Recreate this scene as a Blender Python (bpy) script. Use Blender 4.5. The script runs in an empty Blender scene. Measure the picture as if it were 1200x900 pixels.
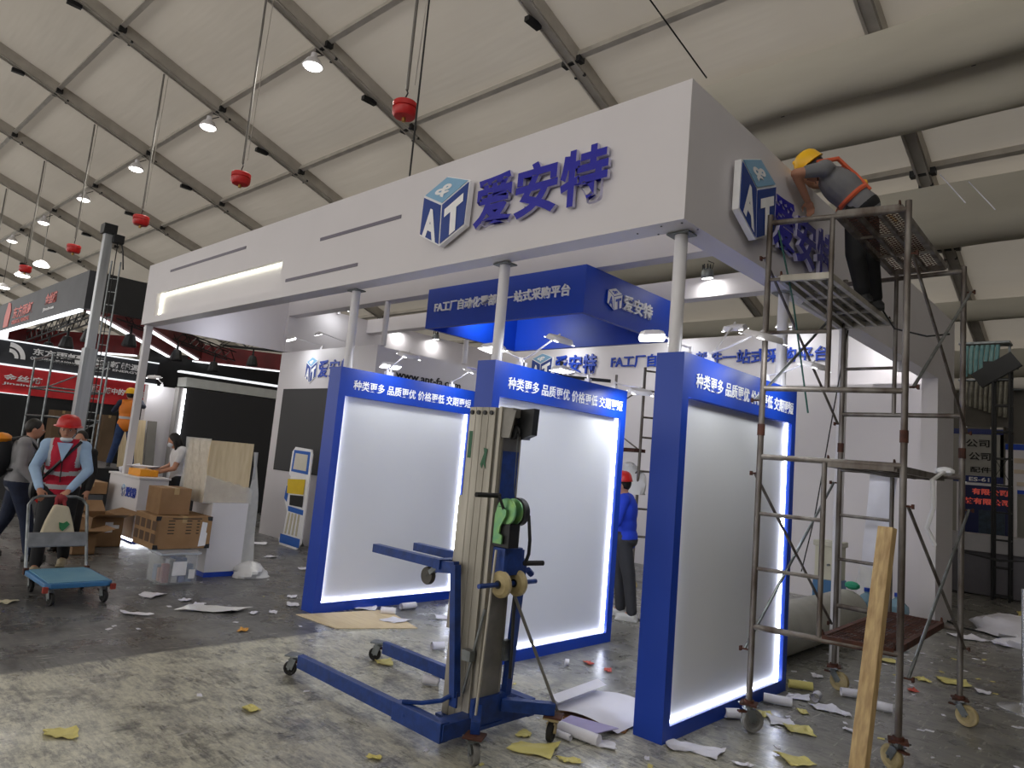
import bpy, bmesh, math, random
from mathutils import Vector, Matrix, Euler
random.seed(7)
sc = bpy.context.scene
COL = sc.collection

# ---------------------------------------------------------------- camera, world, lights, exposure
def hexc(h):
    v = [int(h[i:i+2], 16)/255 for i in (0, 2, 4)]
    return tuple((c/12.92 if c <= .04045 else ((c+.055)/1.055)**2.4) for c in v) + (1,)

cam_d = bpy.data.cameras.new('camera')
cam = bpy.data.objects.new('camera', cam_d); COL.objects.link(cam); sc.camera = cam
YAW, PITCH, ROLL = 0.760360628, 0.121437401, 0.0889336914
fwd = Vector((-math.sin(YAW)*math.cos(PITCH), math.cos(YAW)*math.cos(PITCH), math.sin(PITCH)))
rgt = Vector((math.cos(YAW), math.sin(YAW), 0)); upv = rgt.cross(fwd)
r2 = math.cos(ROLL)*rgt + math.sin(ROLL)*upv; u2 = -math.sin(ROLL)*rgt + math.cos(ROLL)*upv
mw = Matrix((r2, u2, -fwd)).transposed().to_4x4(); mw.translation = Vector((2.25759, -3.87094, 1.65))
cam.matrix_world = mw
cam_d.sensor_width = 36; cam_d.lens = 36*814.18/1200
cam_d.shift_x = 0.00087; cam_d.shift_y = -0.00595
cam_d.clip_start = .05; cam_d.clip_end = 300

world = bpy.data.worlds.new('hall_daylight'); sc.world = world; world.use_nodes = True
bgn = world.node_tree.nodes['Background']; bgn.inputs[0].default_value = (1, .975, .955, 1); bgn.inputs[1].default_value = 1.6
sc.view_settings.view_transform = 'Standard'; sc.view_settings.look = 'None'
sc.view_settings.exposure = 0.3; sc.view_settings.gamma = 1.0; sc.view_settings.use_curve_mapping = False
sc.cycles.use_denoising = True
sc.cycles.max_bounces = 6; sc.cycles.diffuse_bounces = 4; sc.cycles.caustics_reflective = False; sc.cycles.caustics_refractive = False
sc.cycles.sample_clamp_indirect = 4

def area(name, loc, target, size, power, color=(1, 1, 1), parent=None):
    d = bpy.data.lights.new(name, 'AREA'); d.shape = 'DISK'; d.size = size; d.energy = power; d.color = color
    o = bpy.data.objects.new(name, d); COL.objects.link(o)
    o.location = loc; o.rotation_euler = (Vector(target)-Vector(loc)).to_track_quat('-Z', 'Y').to_euler()
    if parent: o.parent = parent
    return o

# ---------------------------------------------------------------- materials
MATS = {}
def mat(name, col, rough=.5, metal=0., var=.06, scale=6., bump=0., emit=0., col2=None, stretch=None, spec=None, alpha=None, trans=0.):
    if name in MATS: return MATS[name]
    m = bpy.data.materials.new(name); m.use_nodes = True; MATS[name] = m
    nt = m.node_tree; b = nt.nodes['Principled BSDF']; c = hexc(col)
    tc = nt.nodes.new('ShaderNodeTexCoord'); mp = nt.nodes.new('ShaderNodeMapping')
    nz = nt.nodes.new('ShaderNodeTexNoise'); nz.inputs['Scale'].default_value = scale; nz.inputs['Detail'].default_value = 5
    nt.links.new(tc.outputs['Object'], mp.inputs[0]); nt.links.new(mp.outputs[0], nz.inputs['Vector'])
    if stretch: mp.inputs['Scale'].default_value = stretch
    rp = nt.nodes.new('ShaderNodeValToRGB'); nt.links.new(nz.outputs[0], rp.inputs[0])
    rp.color_ramp.elements[0].position = .3; rp.color_ramp.elements[1].position = .7
    if col2: a, z = c, hexc(col2)
    else: a = tuple(x*(1-var) for x in c[:3])+(1,); z = tuple(min(1, x*(1+var)) for x in c[:3])+(1,)
    rp.color_ramp.elements[0].color = a; rp.color_ramp.elements[1].color = z
    nt.links.new(rp.outputs[0], b.inputs['Base Color'])
    b.inputs['Roughness'].default_value = rough; b.inputs['Metallic'].default_value = metal
    if spec is not None: b.inputs['Specular IOR Level'].default_value = spec
    if trans: b.inputs['Transmission Weight'].default_value = trans
    if alpha is not None: b.inputs['Alpha'].default_value = alpha
    if emit:
        b.inputs['Emission Color'].default_value = c; b.inputs['Emission Strength'].default_value = emit
    if bump:
        bp = nt.nodes.new('ShaderNodeBump'); bp.inputs['Strength'].default_value = bump; bp.inputs['Distance'].default_value = .01
        nt.links.new(nz.outputs[0], bp.inputs['Height']); nt.links.new(bp.outputs[0], b.inputs['Normal'])
    return m

def floor_material():
    m = bpy.data.materials.new('worn_concrete'); m.use_nodes = True; nt = m.node_tree; N = nt.nodes; Lk = nt.links
    b = N['Principled BSDF']; tc = N.new('ShaderNodeTexCoord'); P = tc.outputs['Object']
    def noise(scale, detail=6, st=(1, 1, 1), rot=0., rough=.6):
        mp = N.new('ShaderNodeMapping'); mp.inputs['Scale'].default_value = st; mp.inputs['Rotation'].default_value = (0, 0, rot)
        n = N.new('ShaderNodeTexNoise'); n.inputs['Scale'].default_value = scale; n.inputs['Detail'].default_value = detail
        n.inputs['Roughness'].default_value = rough
        Lk.new(P, mp.inputs[0]); Lk.new(mp.outputs[0], n.inputs['Vector']); return n.outputs[0]
    def ramp(v, a, z, ca=(0, 0, 0, 1), cz=(1, 1, 1, 1)):
        r = N.new('ShaderNodeValToRGB'); r.color_ramp.elements[0].position = a; r.color_ramp.elements[1].position = z
        r.color_ramp.elements[0].color = ca; r.color_ramp.elements[1].color = cz; Lk.new(v, r.inputs[0]); return r.outputs[0]
    def math_(op, a, c):
        n = N.new('ShaderNodeMath'); n.operation = op
        for i, v in enumerate((a, c)):
            if isinstance(v, (int, float)): n.inputs[i].default_value = v
            else: Lk.new(v, n.inputs[i])
        n.use_clamp = op in ('MULTIPLY', 'ADD', 'SUBTRACT') and False
        return n.outputs[0]
    def mix(f, a, c):
        n = N.new('ShaderNodeMix'); n.data_type = 'RGBA'
        if isinstance(f, (int, float)): n.inputs[0].default_value = f
        else: Lk.new(f, n.inputs[0])
        for i, v in ((6, a), (7, c)):
            if isinstance(v, tuple): n.inputs[i].default_value = v
            else: Lk.new(v, n.inputs[i])
        return n.outputs[2]
    base = ramp(noise(1.3, 8), .3, .72, hexc('474748'), hexc('6e6e6e'))
    streak = ramp(noise(5, 6, (1, 5, 1), .15), .45, .62)
    base = mix(math_('MULTIPLY', streak, .28), base, hexc('8f8d86'))
    # glue dust zone: in front of the line x < -0.1, y < roughly -0.3 - fades unevenly
    sep = N.new('ShaderNodeSeparateXYZ'); Lk.new(P, sep.inputs[0])
    # boundary: x*1.0 ... strip between x=-3.3 and the scaffold, near the camera
    wob = math_('MULTIPLY', math_('SUBTRACT', noise(2.2, 4), .5), .5)
    zx = ramp(math_('ADD', math_('ADD', sep.outputs[0], 3.32), math_('MULTIPLY', wob, .4)), 0, .05)
    zone = zx
    pat = ramp(noise(3.2, 10, (1, 1.6, 1), .3, .8), .44, .53)
    pat2 = ramp(noise(9, 9, (1, 3.5, 1), -.2, .78), .45, .55)
    dust = math_('MULTIPLY', zone, math_('ADD', math_('ADD', math_('MULTIPLY', pat, .46), .14), math_('MULTIPLY', pat2, .36)))
    fade = ramp(math_('MULTIPLY', sep.outputs[1], 1), .2, 3.2, (1, 1, 1, 1), (.25, .25, .25, 1))
    dust = math_('MULTIPLY', dust, fade)
    colr = mix(dust, base, hexc('cfccb9'))
    dark = ramp(noise(2.1, 10, (1.6, 1, 1), .9, .78), .53, .63)
    colr = mix(math_('MULTIPLY', dark, .65), colr, hexc('2e2d2d'))
    scr = ramp(math_('MULTIPLY', noise(15, 5, (.3, 2.0, 1), .6, .7), math_('ADD', noise(1.6, 3), .5)), .60, .66)
    colr = mix(math_('MULTIPLY', scr, .6), colr, hexc('2e2c2a'))
    wsc = ramp(noise(14, 4, (2.2, .3, 1), -.5, .65), .60, .66)
    colr = mix(math_('MULTIPLY', wsc, .5), colr, hexc('cfcdc2'))
    rust = ramp(noise(1.7, 6), .66, .74)
    colr = mix(math_('MULTIPLY', rust, .4), colr, hexc('6b3c2a'))
    # hairline slab joints every few metres
    def joint(ch, period, off):
        a = math_('ADD', sep.outputs[ch], off); f = math_('PINGPONG', a, period); return ramp(f, .004, .012, (1, 1, 1, 1), (0, 0, 0, 1))
    for ch, per, off in ((0, 2.5, 20.35), (1, 3., 21.1)):
        colr = mix(math_('MULTIPLY', joint(ch, per, off), .5), colr, hexc('32302e'))
    Lk.new(colr, b.inputs['Base Color'])
    Lk.new(ramp(noise(2.5, 6), .3, .75, (.16, .16, .16, 1), (.5, .5, .5, 1)), b.inputs['Roughness'])
    bp = N.new('ShaderNodeBump'); bp.inputs['Strength'].default_value = .25; bp.inputs['Distance'].default_value = .004
    Lk.new(noise(30, 6), bp.inputs['Height']); Lk.new(bp.outputs[0], b.inputs['Normal'])
    return m

def membrane_material():
    m = bpy.data.materials.new('tent_membrane'); m.use_nodes = True; nt = m.node_tree; N = nt.nodes; Lk = nt.links
    N.remove(N['Principled BSDF']); out = N['Material Output']
    tc = N.new('ShaderNodeTexCoord'); nz = N.new('ShaderNodeTexNoise'); nz.inputs['Scale'].default_value = .35; nz.inputs['Detail'].default_value = 4
    wv = N.new('ShaderNodeTexNoise'); wv.inputs['Scale'].default_value = 2.5; mp = N.new('ShaderNodeMapping'); mp.inputs['Scale'].default_value = (.12, 1.2, 1)
    Lk.new(tc.outputs['Object'], nz.inputs['Vector']); Lk.new(tc.outputs['Object'], mp.inputs[0]); Lk.new(mp.outputs[0], wv.inputs['Vector'])
    rp = N.new('ShaderNodeValToRGB'); Lk.new(nz.outputs[0], rp.inputs[0]); rp.color_ramp.elements[0].color = hexc('bfb7aa'); rp.color_ramp.elements[1].color = hexc('d2cbbf')
    d = N.new('ShaderNodeBsdfDiffuse'); t = N.new('ShaderNodeBsdfTranslucent'); mx = N.new('ShaderNodeMixShader'); mx.inputs[0].default_value = .13
    bp = N.new('ShaderNodeBump'); bp.inputs['Strength'].default_value = .5; bp.inputs['Distance'].default_value = .05
    Lk.new(wv.outputs[0], bp.inputs['Height']); Lk.new(bp.outputs[0], d.inputs['Normal'])
    Lk.new(rp.outputs[0], d.inputs[0]); Lk.new(rp.outputs[0], t.inputs[0]); Lk.new(d.outputs[0], mx.inputs[1]); Lk.new(t.outputs[0], mx.inputs[2])
    Lk.new(mx.outputs[0], out.inputs[0]); return m

W = dict(
    white=mat('white_paint', 'd9d5d8', .45, var=.02, scale=2),
    white2=mat('white_laminate', 'dcdadd', .35, var=.02, scale=2),
    blue=mat('blue_laminate', '0b3dac', .42, var=.05, scale=2),
    boxblue=mat('deep_blue_laminate', '0c40b4', .45, var=.05, scale=2),
    letterblue=mat('letter_blue', '1414a0', .4, var=.04),
    lettersky=mat('logo_sky_blue', '86b4d6', .4, var=.04),
    letternavy=mat('logo_navy_blue', '123a8c', .4, var=.04),
    lavender=mat('white_acrylic_edge', 'c6c3e0', .35, var=.03),
    glow=mat('led_white', 'f4f8ff', .4, emit=12, var=0),
    glow_warm=mat('led_warm', 'fbfbe4', .4, emit=3.2, var=0),
    lightpanel=mat('light_box_white', 'dfe1e5', .4, var=.02, scale=1),
    steel=mat('scaffold_steel', '85807a', .5, .5, scale=9, col2='4c3f36', bump=.3, stretch=(1, 1, .4)),
    galv=mat('galvanised_steel', '8d9293', .4, .75, scale=12, col2='65696a', bump=.2),
    rust=mat('rusty_steel', '5d3526', .8, .2, scale=14, col2='33211b', bump=.5),
    alu=mat('worn_aluminium', 'c4bfb3', .5, .3, scale=5, col2='8f8a7e', bump=.2, stretch=(1, 1, .2)),
    aludark=mat('dark_aluminium', '86837c', .5, .4, scale=6, col2='65625d', bump=.2),
    liftblue=mat('chipped_blue_paint', '1b418f', .45, .1, scale=16, col2='12306c', bump=.3),
    black=mat('black_laminate', '17181a', .5, var=.1),
    screen=mat('dark_led_screen', '262627', .55, var=.03, scale=40),
    rubber=mat('black_rubber', '1c1b1b', .75, var=.15),
    tan=mat('cream_nylon', 'c2b184', .55, scale=12, col2='9a8a62'),
    green=mat('green_winch', '8cb866', .35, .4, scale=14, col2='5c9a7c'),
    wood=mat('raw_timber', 'c6ab7a', .7, scale=7, col2='9c7f56', bump=.4, stretch=(6, 6, .5)),
    plywood=mat('pale_plywood', 'dfcda8', .65, scale=6, col2='cfba93', bump=.15, stretch=(.6, 5, .6)),
    carton=mat('brown_cardboard', '9c7a56', .8, scale=5, col2='8a6a49'),
    carton2=mat('printed_brown_cardboard', 'a3815b', .8, scale=5, col2='93714d'),
    red=mat('red_plastic', 'c2201f', .4, var=.06),
    redfab=mat('red_banner', 'd02a30', .55, scale=3, col2='b81d24'),
    darkred=mat('dark_red_banner', '6b1218', .6, scale=3, col2='54090f'),
    graph=mat('graphite_banner', '3a3c42', .55, scale=2, col2='2a2c32'),
    ink=mat('black_ink', '141414', .6), inkblue=mat('print_blue', '1a3f9e', .5), inkwhite=mat('print_white', 'f6f6f8', .5),
    inkred=mat('print_red', 'e0655c', .5),
    tread=mat('grey_concrete_dust', '8a8880', .8),
    paperw=mat('white_paper', 'e3e2ea', .6, scale=5, var=.05), papery=mat('yellow_paper', 'd8cd7c', .6, scale=5, var=.08),
    papero=mat('orange_paper', 'd69a3c', .6), paperr=mat('red_paper', 'c8503c', .6), paperc=mat('cream_card', 'cfc9b0', .6),
    film=mat('clear_film', 'dcdcdc', .3, var=.05, scale=8, bump=.6), yellowp=mat('yellow_plastic', 'e8a80c', .4),
    skin=mat('skin', 'b5836a', .55, var=.05), hair=mat('black_hair', '17130f', .55, bump=.3, scale=60),
    grille=mat('tent_frame_alu', 'b8b2a8', .5, .1, scale=3, col2='a39d93'),
    canvas=mat('liner_fabric', 'cfc9b8', .75, scale=1.2, col2='b9b3a2', bump=.3, stretch=(.2, 1, 1)),
    floor=floor_material(), membrane=membrane_material(),
)

# ---------------------------------------------------------------- mesh builder
class MB:
    def __init__(s): s.v = []; s.f = []; s.m = []; s.cur = 0
    def add(s, vs, fs):
        n = len(s.v); s.v += [tuple(v) for v in vs]; s.f += [tuple(n+i for i in f) for f in fs]; s.m += [s.cur]*len(fs); return s
    def box(s, a, b, M=None):
        x0, y0, z0 = a; x1, y1, z1 = b
        vs = [(x, y, z) for z in (z0, z1) for y in (y0, y1) for x in (x0, x1)]
        if M: vs = [M @ Vector(v) for v in vs]
        return s.add(vs, [(0, 2, 3, 1), (4, 5, 7, 6), (0, 1, 5, 4), (2, 6, 7, 3), (0, 4, 6, 2), (1, 3, 7, 5)])
    def cbox(s, c, sz, rz=0, M=None):
        R = Matrix.Translation(c) @ Matrix.Rotation(rz, 4, 'Z')
        if M: R = Matrix.Translation(c) @ M.to_4x4()
        h = [k/2 for k in sz]; return s.box((-h[0], -h[1], -h[2]), h, R)
    def bar(s, p, q, w, h=None, up=(0, 0, 1)):
        p = Vector(p); q = Vector(q); d = (q-p); L = d.length; d.normalize(); h = h or w
        u = Vector(up); sd = d.cross(u)
        if sd.length < 1e-4: sd = d.cross(Vector((1, 0, 0)))
        sd.normalize(); u = sd.cross(d).normalized()
        M = Matrix((sd, d, u)).transposed().to_4x4(); M.translation = p
        return s.box((-w/2, 0, -h/2), (w/2, L, h/2), M)
    def tube(s, p, q, r, n=10, r2=None, cap=True):
        p = Vector(p); q = Vector(q); d = (q-p).normalized(); a = d.orthogonal().normalized(); b = d.cross(a); r2 = r if r2 is None else r2
        vs = []
        for c, rr in ((p, r), (q, r2)):
            for i in range(n):
                t = 2*math.pi*i/n; vs.append(c+(a*math.cos(t)+b*math.sin(t))*rr)
        fs = [(i, (i+1) % n, n+(i+1) % n, n+i) for i in range(n)]
        if cap: fs += [tuple(range(n-1, -1, -1)), tuple(range(n, 2*n))]
        return s.add(vs, fs)
    def path(s, pts, r, n=8):
        pts = [Vector(p) for p in pts]; rings = []; a = None
        for i, p in enumerate(pts):
            d = (pts[min(i+1, len(pts)-1)]-pts[max(i-1, 0)]).normalized()
            a = d.orthogonal().normalized() if a is None else (a-d*a.dot(d)).normalized()
            b = d.cross(a); rings.append([p+(a*math.cos(2*math.pi*k/n)+b*math.sin(2*math.pi*k/n))*r for k in range(n)])
        vs = [v for g in rings for v in g]; fs = []
        for i in range(len(pts)-1):
            for k in range(n): fs.append((i*n+k, i*n+(k+1) % n, (i+1)*n+(k+1) % n, (i+1)*n+k))
        fs += [tuple(range(n-1, -1, -1)), tuple(range(len(vs)-n, len(vs)))]
        return s.add(vs, fs)
    def lathe(s, c, axis, prof, n=16):
        c = Vector(c); d = Vector(axis).normalized(); a = d.orthogonal().normalized(); b = d.cross(a); vs = []
        for r, h in prof:
            for i in range(n):
                t = 2*math.pi*i/n; vs.append(c+d*h+(a*math.cos(t)+b*math.sin(t))*max(r, 1e-4))
        m = len(prof); fs = [(j*n+i, j*n+(i+1) % n, (j+1)*n+(i+1) % n, (j+1)*n+i) for j in range(m-1) for i in range(n)]
        fs += [tuple(range(n-1, -1, -1)), tuple(range((m-1)*n, m*n))]
        return s.add(vs, fs)
    def ell(s, c, r, n=12, m=8, M=None):
        vs = []; c = Vector(c); R = M or Matrix.Identity(3)
        for j in range(m+1):
            ph = math.pi*j/m
            for i in range(n):
                t = 2*math.pi*i/n
                vs.append(c+R @ Vector((r[0]*max(math.sin(ph), .02)*math.cos(t), r[1]*max(math.sin(ph), .02)*math.sin(t), r[2]*math.cos(ph))))
        fs = [(j*n+i, (j+1)*n+i, (j+1)*n+(i+1) % n, j*n+(i+1) % n) for j in range(m) for i in range(n)]
        fs += [tuple(range(n)), tuple(range((m+1)*n-1, m*n-1, -1))]
        return s.add(vs, fs)
    def prism(s, poly, o, u, v, depth):
        o = Vector(o); u = Vector(u); v = Vector(v); w = u.cross(v).normalized()*depth; n = len(poly)
        vs = [o+u*x+v*y for x, y in poly]+[o+u*x+v*y+w for x, y in poly]
        return s.add(vs, [tuple(range(n-1, -1, -1)), tuple(range(n, 2*n))]+[(i, (i+1) % n, n+(i+1) % n, n+i) for i in range(n)])

def offs(o):
    t = Vector((0, 0, 0))
    while o: t += o.location; o = o.parent
    return t
def obj(name, mb, m, parent=None, smooth=False, bevel=0., local=False):
    me = bpy.data.meshes.new(name); off = Vector((0, 0, 0)) if (local or not parent) else offs(parent)
    me.from_pydata([tuple(Vector(v)-off) for v in mb.v], [], mb.f)
    for x in (m if isinstance(m, (list, tuple)) else [m]): me.materials.append(x)
    if isinstance(m, (list, tuple)): me.polygons.foreach_set('material_index', mb.m)
    bm = bmesh.new(); bm.from_mesh(me); bmesh.ops.recalc_face_normals(bm, faces=bm.faces); bm.to_mesh(me); bm.free()
    if smooth:
        me.polygons.foreach_set('use_smooth', [True]*len(me.polygons))
        me.set_sharp_from_angle(angle=math.radians(38))
    o = bpy.data.objects.new(name, me); COL.objects.link(o)
    if parent: o.parent = parent
    if bevel:
        b = o.modifiers.new('bevel', 'BEVEL'); b.width = bevel; b.segments = 2; b.limit_method = 'ANGLE'
    return o
def tag(o, label=None, cat=None, group=None, kind=None):
    if label: o['label'] = label
    if cat: o['category'] = cat
    if group: o['group'] = group
    if kind: o['kind'] = kind
    return o
def thing(name, label, cat, loc=(0, 0, 0), group=None, rz=0):
    o = bpy.data.objects.new(name, None); COL.objects.link(o); o.location = loc; o.rotation_euler.z = rz; o.empty_display_size = .1
    return tag(o, label, cat, group)
def copy_tree(o, parent=None):
    c = o.copy(); COL.objects.link(c)
    if parent: c.parent = parent
    for ch in list(o.children): copy_tree(ch, c)
    return c

# ---------------------------------------------------------------- lettering
def text_geo(s, bold=.02, extrude=0., res=3):
    cu = bpy.data.curves.new('t', 'FONT'); cu.body = s; cu.size = 1; cu.offset = bold; cu.extrude = extrude; cu.resolution_u = res
    to = bpy.data.objects.new('t', cu); COL.objects.link(to)
    bpy.context.view_layer.update()
    me = bpy.data.meshes.new_from_object(to.evaluated_get(bpy.context.evaluated_depsgraph_get()))
    vs = [tuple(v.co) for v in me.vertices]; fs = [tuple(p.vertices) for p in me.polygons]
    bpy.data.objects.remove(to); bpy.data.curves.remove(cu); bpy.data.meshes.remove(me)
    x0 = min(v[0] for v in vs); x1 = max(v[0] for v in vs); y0 = min(v[1] for v in vs); y1 = max(v[1] for v in vs)
    return [((x-x0)/(x1-x0), (y-y0)/(y1-y0), z) for x, y, z in vs], fs
def text_on(mb, s, o, u, v, bold=.02, depth=0., back=0.):
    """string s stretched over the parallelogram o, o+u, o+v; depth = thickness along the normal"""
    vs, fs = text_geo(s, bold, .5 if depth else 0.)
    o = Vector(o); u = Vector(u); v = Vector(v); w = u.cross(v).normalized()
    mb.add([o+u*a+v*b+w*(back+(c+.5)*depth if depth else back) for a, b, c in vs], fs); return mb
def split_faces(mb, w, front, side):
    """material index: front for faces looking along w, side for the rest"""
    for i, f in enumerate(mb.f):
        a, b, c = (Vector(mb.v[k]) for k in f[:3]); n = (b-a).cross(c-a)
        mb.m[i] = front if n.length > 1e-12 and abs(n.normalized().dot(w)) > .7 else side

def cube_logo(parent, o, u, v, depth, mono=None, name='cube_emblem'):
    """isometric cube with A, T and & on its three faces, in the unit box spanned by u (width) and v (height)"""
    u = Vector(u); v = Vector(v); o = Vector(o); w = u.cross(v).normalized()
    P = dict(t=(.51, 1), lt=(.01, .81), rt=(1, .845), c=(.44, .61), b=(.475, 0), lb=(0, .225), rb=(.98, .22))
    m = MB(); m.prism([P[k] for k in ('lt', 'lb', 'b', 'rb', 'rt', 't')], o-w*0, u, v, depth*.85)
    back = obj(name, m, W['inkwhite'] if not mono else mono[0], parent)
    def pt(k): return o+u*P[k][0]+v*P[k][1]+w*depth*.9
    faces = (('lt', 'lb', 'b', 'c'), ('c', 'b', 'rb', 'rt'), ('lt', 'c', 'rt', 't'))
    cols = (W['letternavy'],)*2+(W['lettersky'],) if not mono else (mono[1],)*3
    cen = lambda q: sum(q, Vector())/len(q)
    for k, (q, cm) in enumerate(zip(faces, cols)):
        pts = [pt(x) for x in q]; ce = cen(pts); pts = [p+(ce-p)*.07 for p in pts]
        mm = MB(); mm.add([p for p in pts]+[p+w*depth*.08 for p in pts], [(0, 1, 2, 3), (7, 6, 5, 4)]+[(i, (i+1) % 4, 4+(i+1) % 4, 4+i) for i in range(4)])
        obj('emblem_face', mm, cm, back)
        L = MB(); lift = .1*depth+.004
        if k == 0: text_on(L, 'A', pts[1]+(pts[2]-pts[1])*.14, (pts[2]-pts[1])*.72, (pts[0]-pts[1])*.80, .05, back=lift)
        if k == 1: text_on(L, 'T', pts[1]+(pts[2]-pts[1])*.14, (pts[2]-pts[1])*.8, (pts[0]-pts[1])*.80, .06, back=lift)
        if k == 2: text_on(L, '&', pts[0]+(pts[1]-pts[0])*.25+(pts[3]-pts[0])*.2, (pts[1]-pts[0])*.55, (pts[3]-pts[0])*.62, .03, back=lift)
        obj('emblem_letter', L, W['inkwhite'] if not mono else mono[0], back)
    return back
# ================================================================ THE SETTING
# floor
m = MB(); m.box((-60, -30, -.2), (16, 40, 0)); fl = obj('floor', m, W['floor']); tag(fl, kind='structure', label='worn grey concrete floor with chalky glue marks')

# tent roof: rafters every 5 m running down the slope, purlins across, membrane between
TH, Z0, SL = .0153, 11.4619, .3271
ct, st_ = math.cos(TH), math.sin(TH)
def roofp(x, y, dz=0.): return Vector((x*ct-y*st_, x*st_+y*ct, Z0+dz-SL*y))
ceil = thing('ceiling', 'white membrane tent roof on aluminium rafters and purlins', None, (0, 0, 0)); ceil['kind'] = 'structure'
YE = 20.5; YR = -16.
RX = [-10.88-5*k for k in range(-4, 11)]
PY = [-14.0, -11.55, -9.1, -6.65, -4.2, -1.7, .78, 3.36, 5.82, 8.2, 10.59, 13.0, 15.4, 17.8]
for X0 in RX:
    m = MB()
    m.bar(roofp(X0, YR), roofp(X0, YE), .26, .34, (0, SL, 1)); m.bar(roofp(X0-.09, YR, -.19), roofp(X0-.09, YE, -.19), .035, .05, (0, SL, 1))
    m.bar(roofp(X0+.09, YR, -.19), roofp(X0+.09, YE, -.19), .035, .05, (0, SL, 1))
    r = obj('rafter', m, W['grille'], ceil)
    m = MB()
    for y in PY[3:13]:
        m.bar(roofp(X0-.22, y, -.12), roofp(X0+.22, y, -.12), .16, .12)
        for dx in (-.1, .1): m.cbox(roofp(X0+dx, y+.25, -.2), (.05, .05, .05))
    obj('bracket', m, W['black'], r)
    m = MB(); m.cbox(roofp(X0-.1, 4.7, -.25), (.12, .35, .1)); m.cbox(roofp(X0-.1, -.2, -.25), (.12, .3, .1)); obj('junction_box', m, W['black'], r)
for i in range(len(RX)-1):
    xa, xb = RX[i+1], RX[i]
    for y in PY:
        m = MB(); m.bar(roofp(xa+.13, y, -.02), roofp(xb-.13, y, -.02), .11, .13, (0, SL, 1)); obj('purlin', m, W['grille'], ceil)
    for j in range(-1, len(PY)):
        ya = YR if j < 0 else PY[j]; yb = PY[j+1] if j+1 < len(PY) else YE
        m = MB(); n = 8; vs = []; L = xb-xa
        for a in range(n+1):
            for b in range(5):
                s_ = a/n; t = b/4
                sag = .10*math.sin(math.pi*s_)*(.4+.6*math.sin(math.pi*t)) if j < 0 else .14*math.sin(math.pi*s_)*math.sin(math.pi*t)+.03
                vs.append(roofp(xa+L*s_, ya+(yb-ya)*t, .14-sag))
        m.add(vs, [(a*5+b, a*5+b+1, (a+1)*5+b+1, (a+1)*5+b) for a in range(n) for b in range(4)])
        obj('membrane_panel', m, W['membrane'], ceil, smooth=True)
# other slope of the roof, behind the camera
m = MB()
for i in range(len(RX)-1):
    xa, xb = RX[i+1], RX[i]
    a, b = roofp(xa, YR, .14), roofp(xb, YR, .14); c = b+Vector((0, -16, -5.2)); d_ = a+Vector((0, -16, -5.2)); m.add([a, b, c, d_], [(0, 1, 2, 3)])
obj('membrane_panel', m, W['membrane'], ceil)

# gathered liner fabric slung under the roof on the right
lin = thing('ceiling_liner', 'cream fabric lining slung in long swags under the tent roof', 'fabric lining', (0, 0, 0)); lin['kind'] = 'structure'
def swag(ya, yb, drop, x0=-16, x1=9, base=-.22):
    m = MB(); n = 26; k = 9; vs = []
    for a in range(n+1):
        x = x0+(x1-x0)*a/n
        for b in range(k+1):
            t = b/k; y = ya+(yb-ya)*t
            dz = base-drop*math.sin(math.pi*t)**.8-.035*math.sin(a*1.7+b*.9)*math.sin(math.pi*t)
            vs.append(roofp(x, y, dz))
    m.add(vs, [(a*(k+1)+b, (a+1)*(k+1)+b, (a+1)*(k+1)+b+1, a*(k+1)+b+1) for a in range(n) for b in range(k)])
    o = obj('fabric_swag', m, W['canvas'], lin, smooth=True); return o
for a in ((7.15, 8.2, .42), (8.2, 9.25, .42), (10.85, 12.7, .5), (14.9, 15.6, .25), (17.2, 18.6, .3)): swag(*a)
m = MB()
for x in range(-14, 9, 1):
    for y in (8.2, 9.25): m.cbox(roofp(x+.3, y, -.27), (.06, .05, .05))
obj('eyelet', m, W['black'], lin)
lin2 = MB()
for x, y in ((-.6, 10.6), (-.2, 10.9)): lin2.tube(roofp(x, y, -.2), roofp(x+.5, y-.5, -1.2), .01, 5)
obj('loose_string', lin2, W['paperw'], lin)

# tent back wall
bw = thing('wall_back', 'grey and brown tent end wall panels with steel rails', None, (0, 20.2, 0)); bw['kind'] = 'structure'
for k in range(36):
    x0 = -62+k*2.0
    m = MB(); m.box((x0+.012, 20.2, 0), (x0+1.988, 20.26, 3.35)); obj('wall_panel', m, mat('light_wall_panel', '98968f', .6, var=.04), bw)
    m = MB(); m.box((x0+.012, 20.2, 3.42), (x0+1.988, 20.26, 5.0)); obj('upper_wall_panel', m, mat('brown_wall_panel', '57524a', .6, var=.05), bw)
m = MB(); m.box((-62, 20.1, 3.33), (10, 20.2, 3.44)); m.box((-62, 20.05, 4.96), (10, 20.2, 5.1)); m.box((-62, 19.9, 5.35), (10, 20.1, 5.5)); obj('rail', m, W['galv'], bw)
for x in (-11, -6, -1.2, 3.8):
    m = MB(); m.box((x-.15, 19.8, 0), (x+.15, 20.1, 5.2)); obj('tent_post', m, W['grille'], bw)

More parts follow.
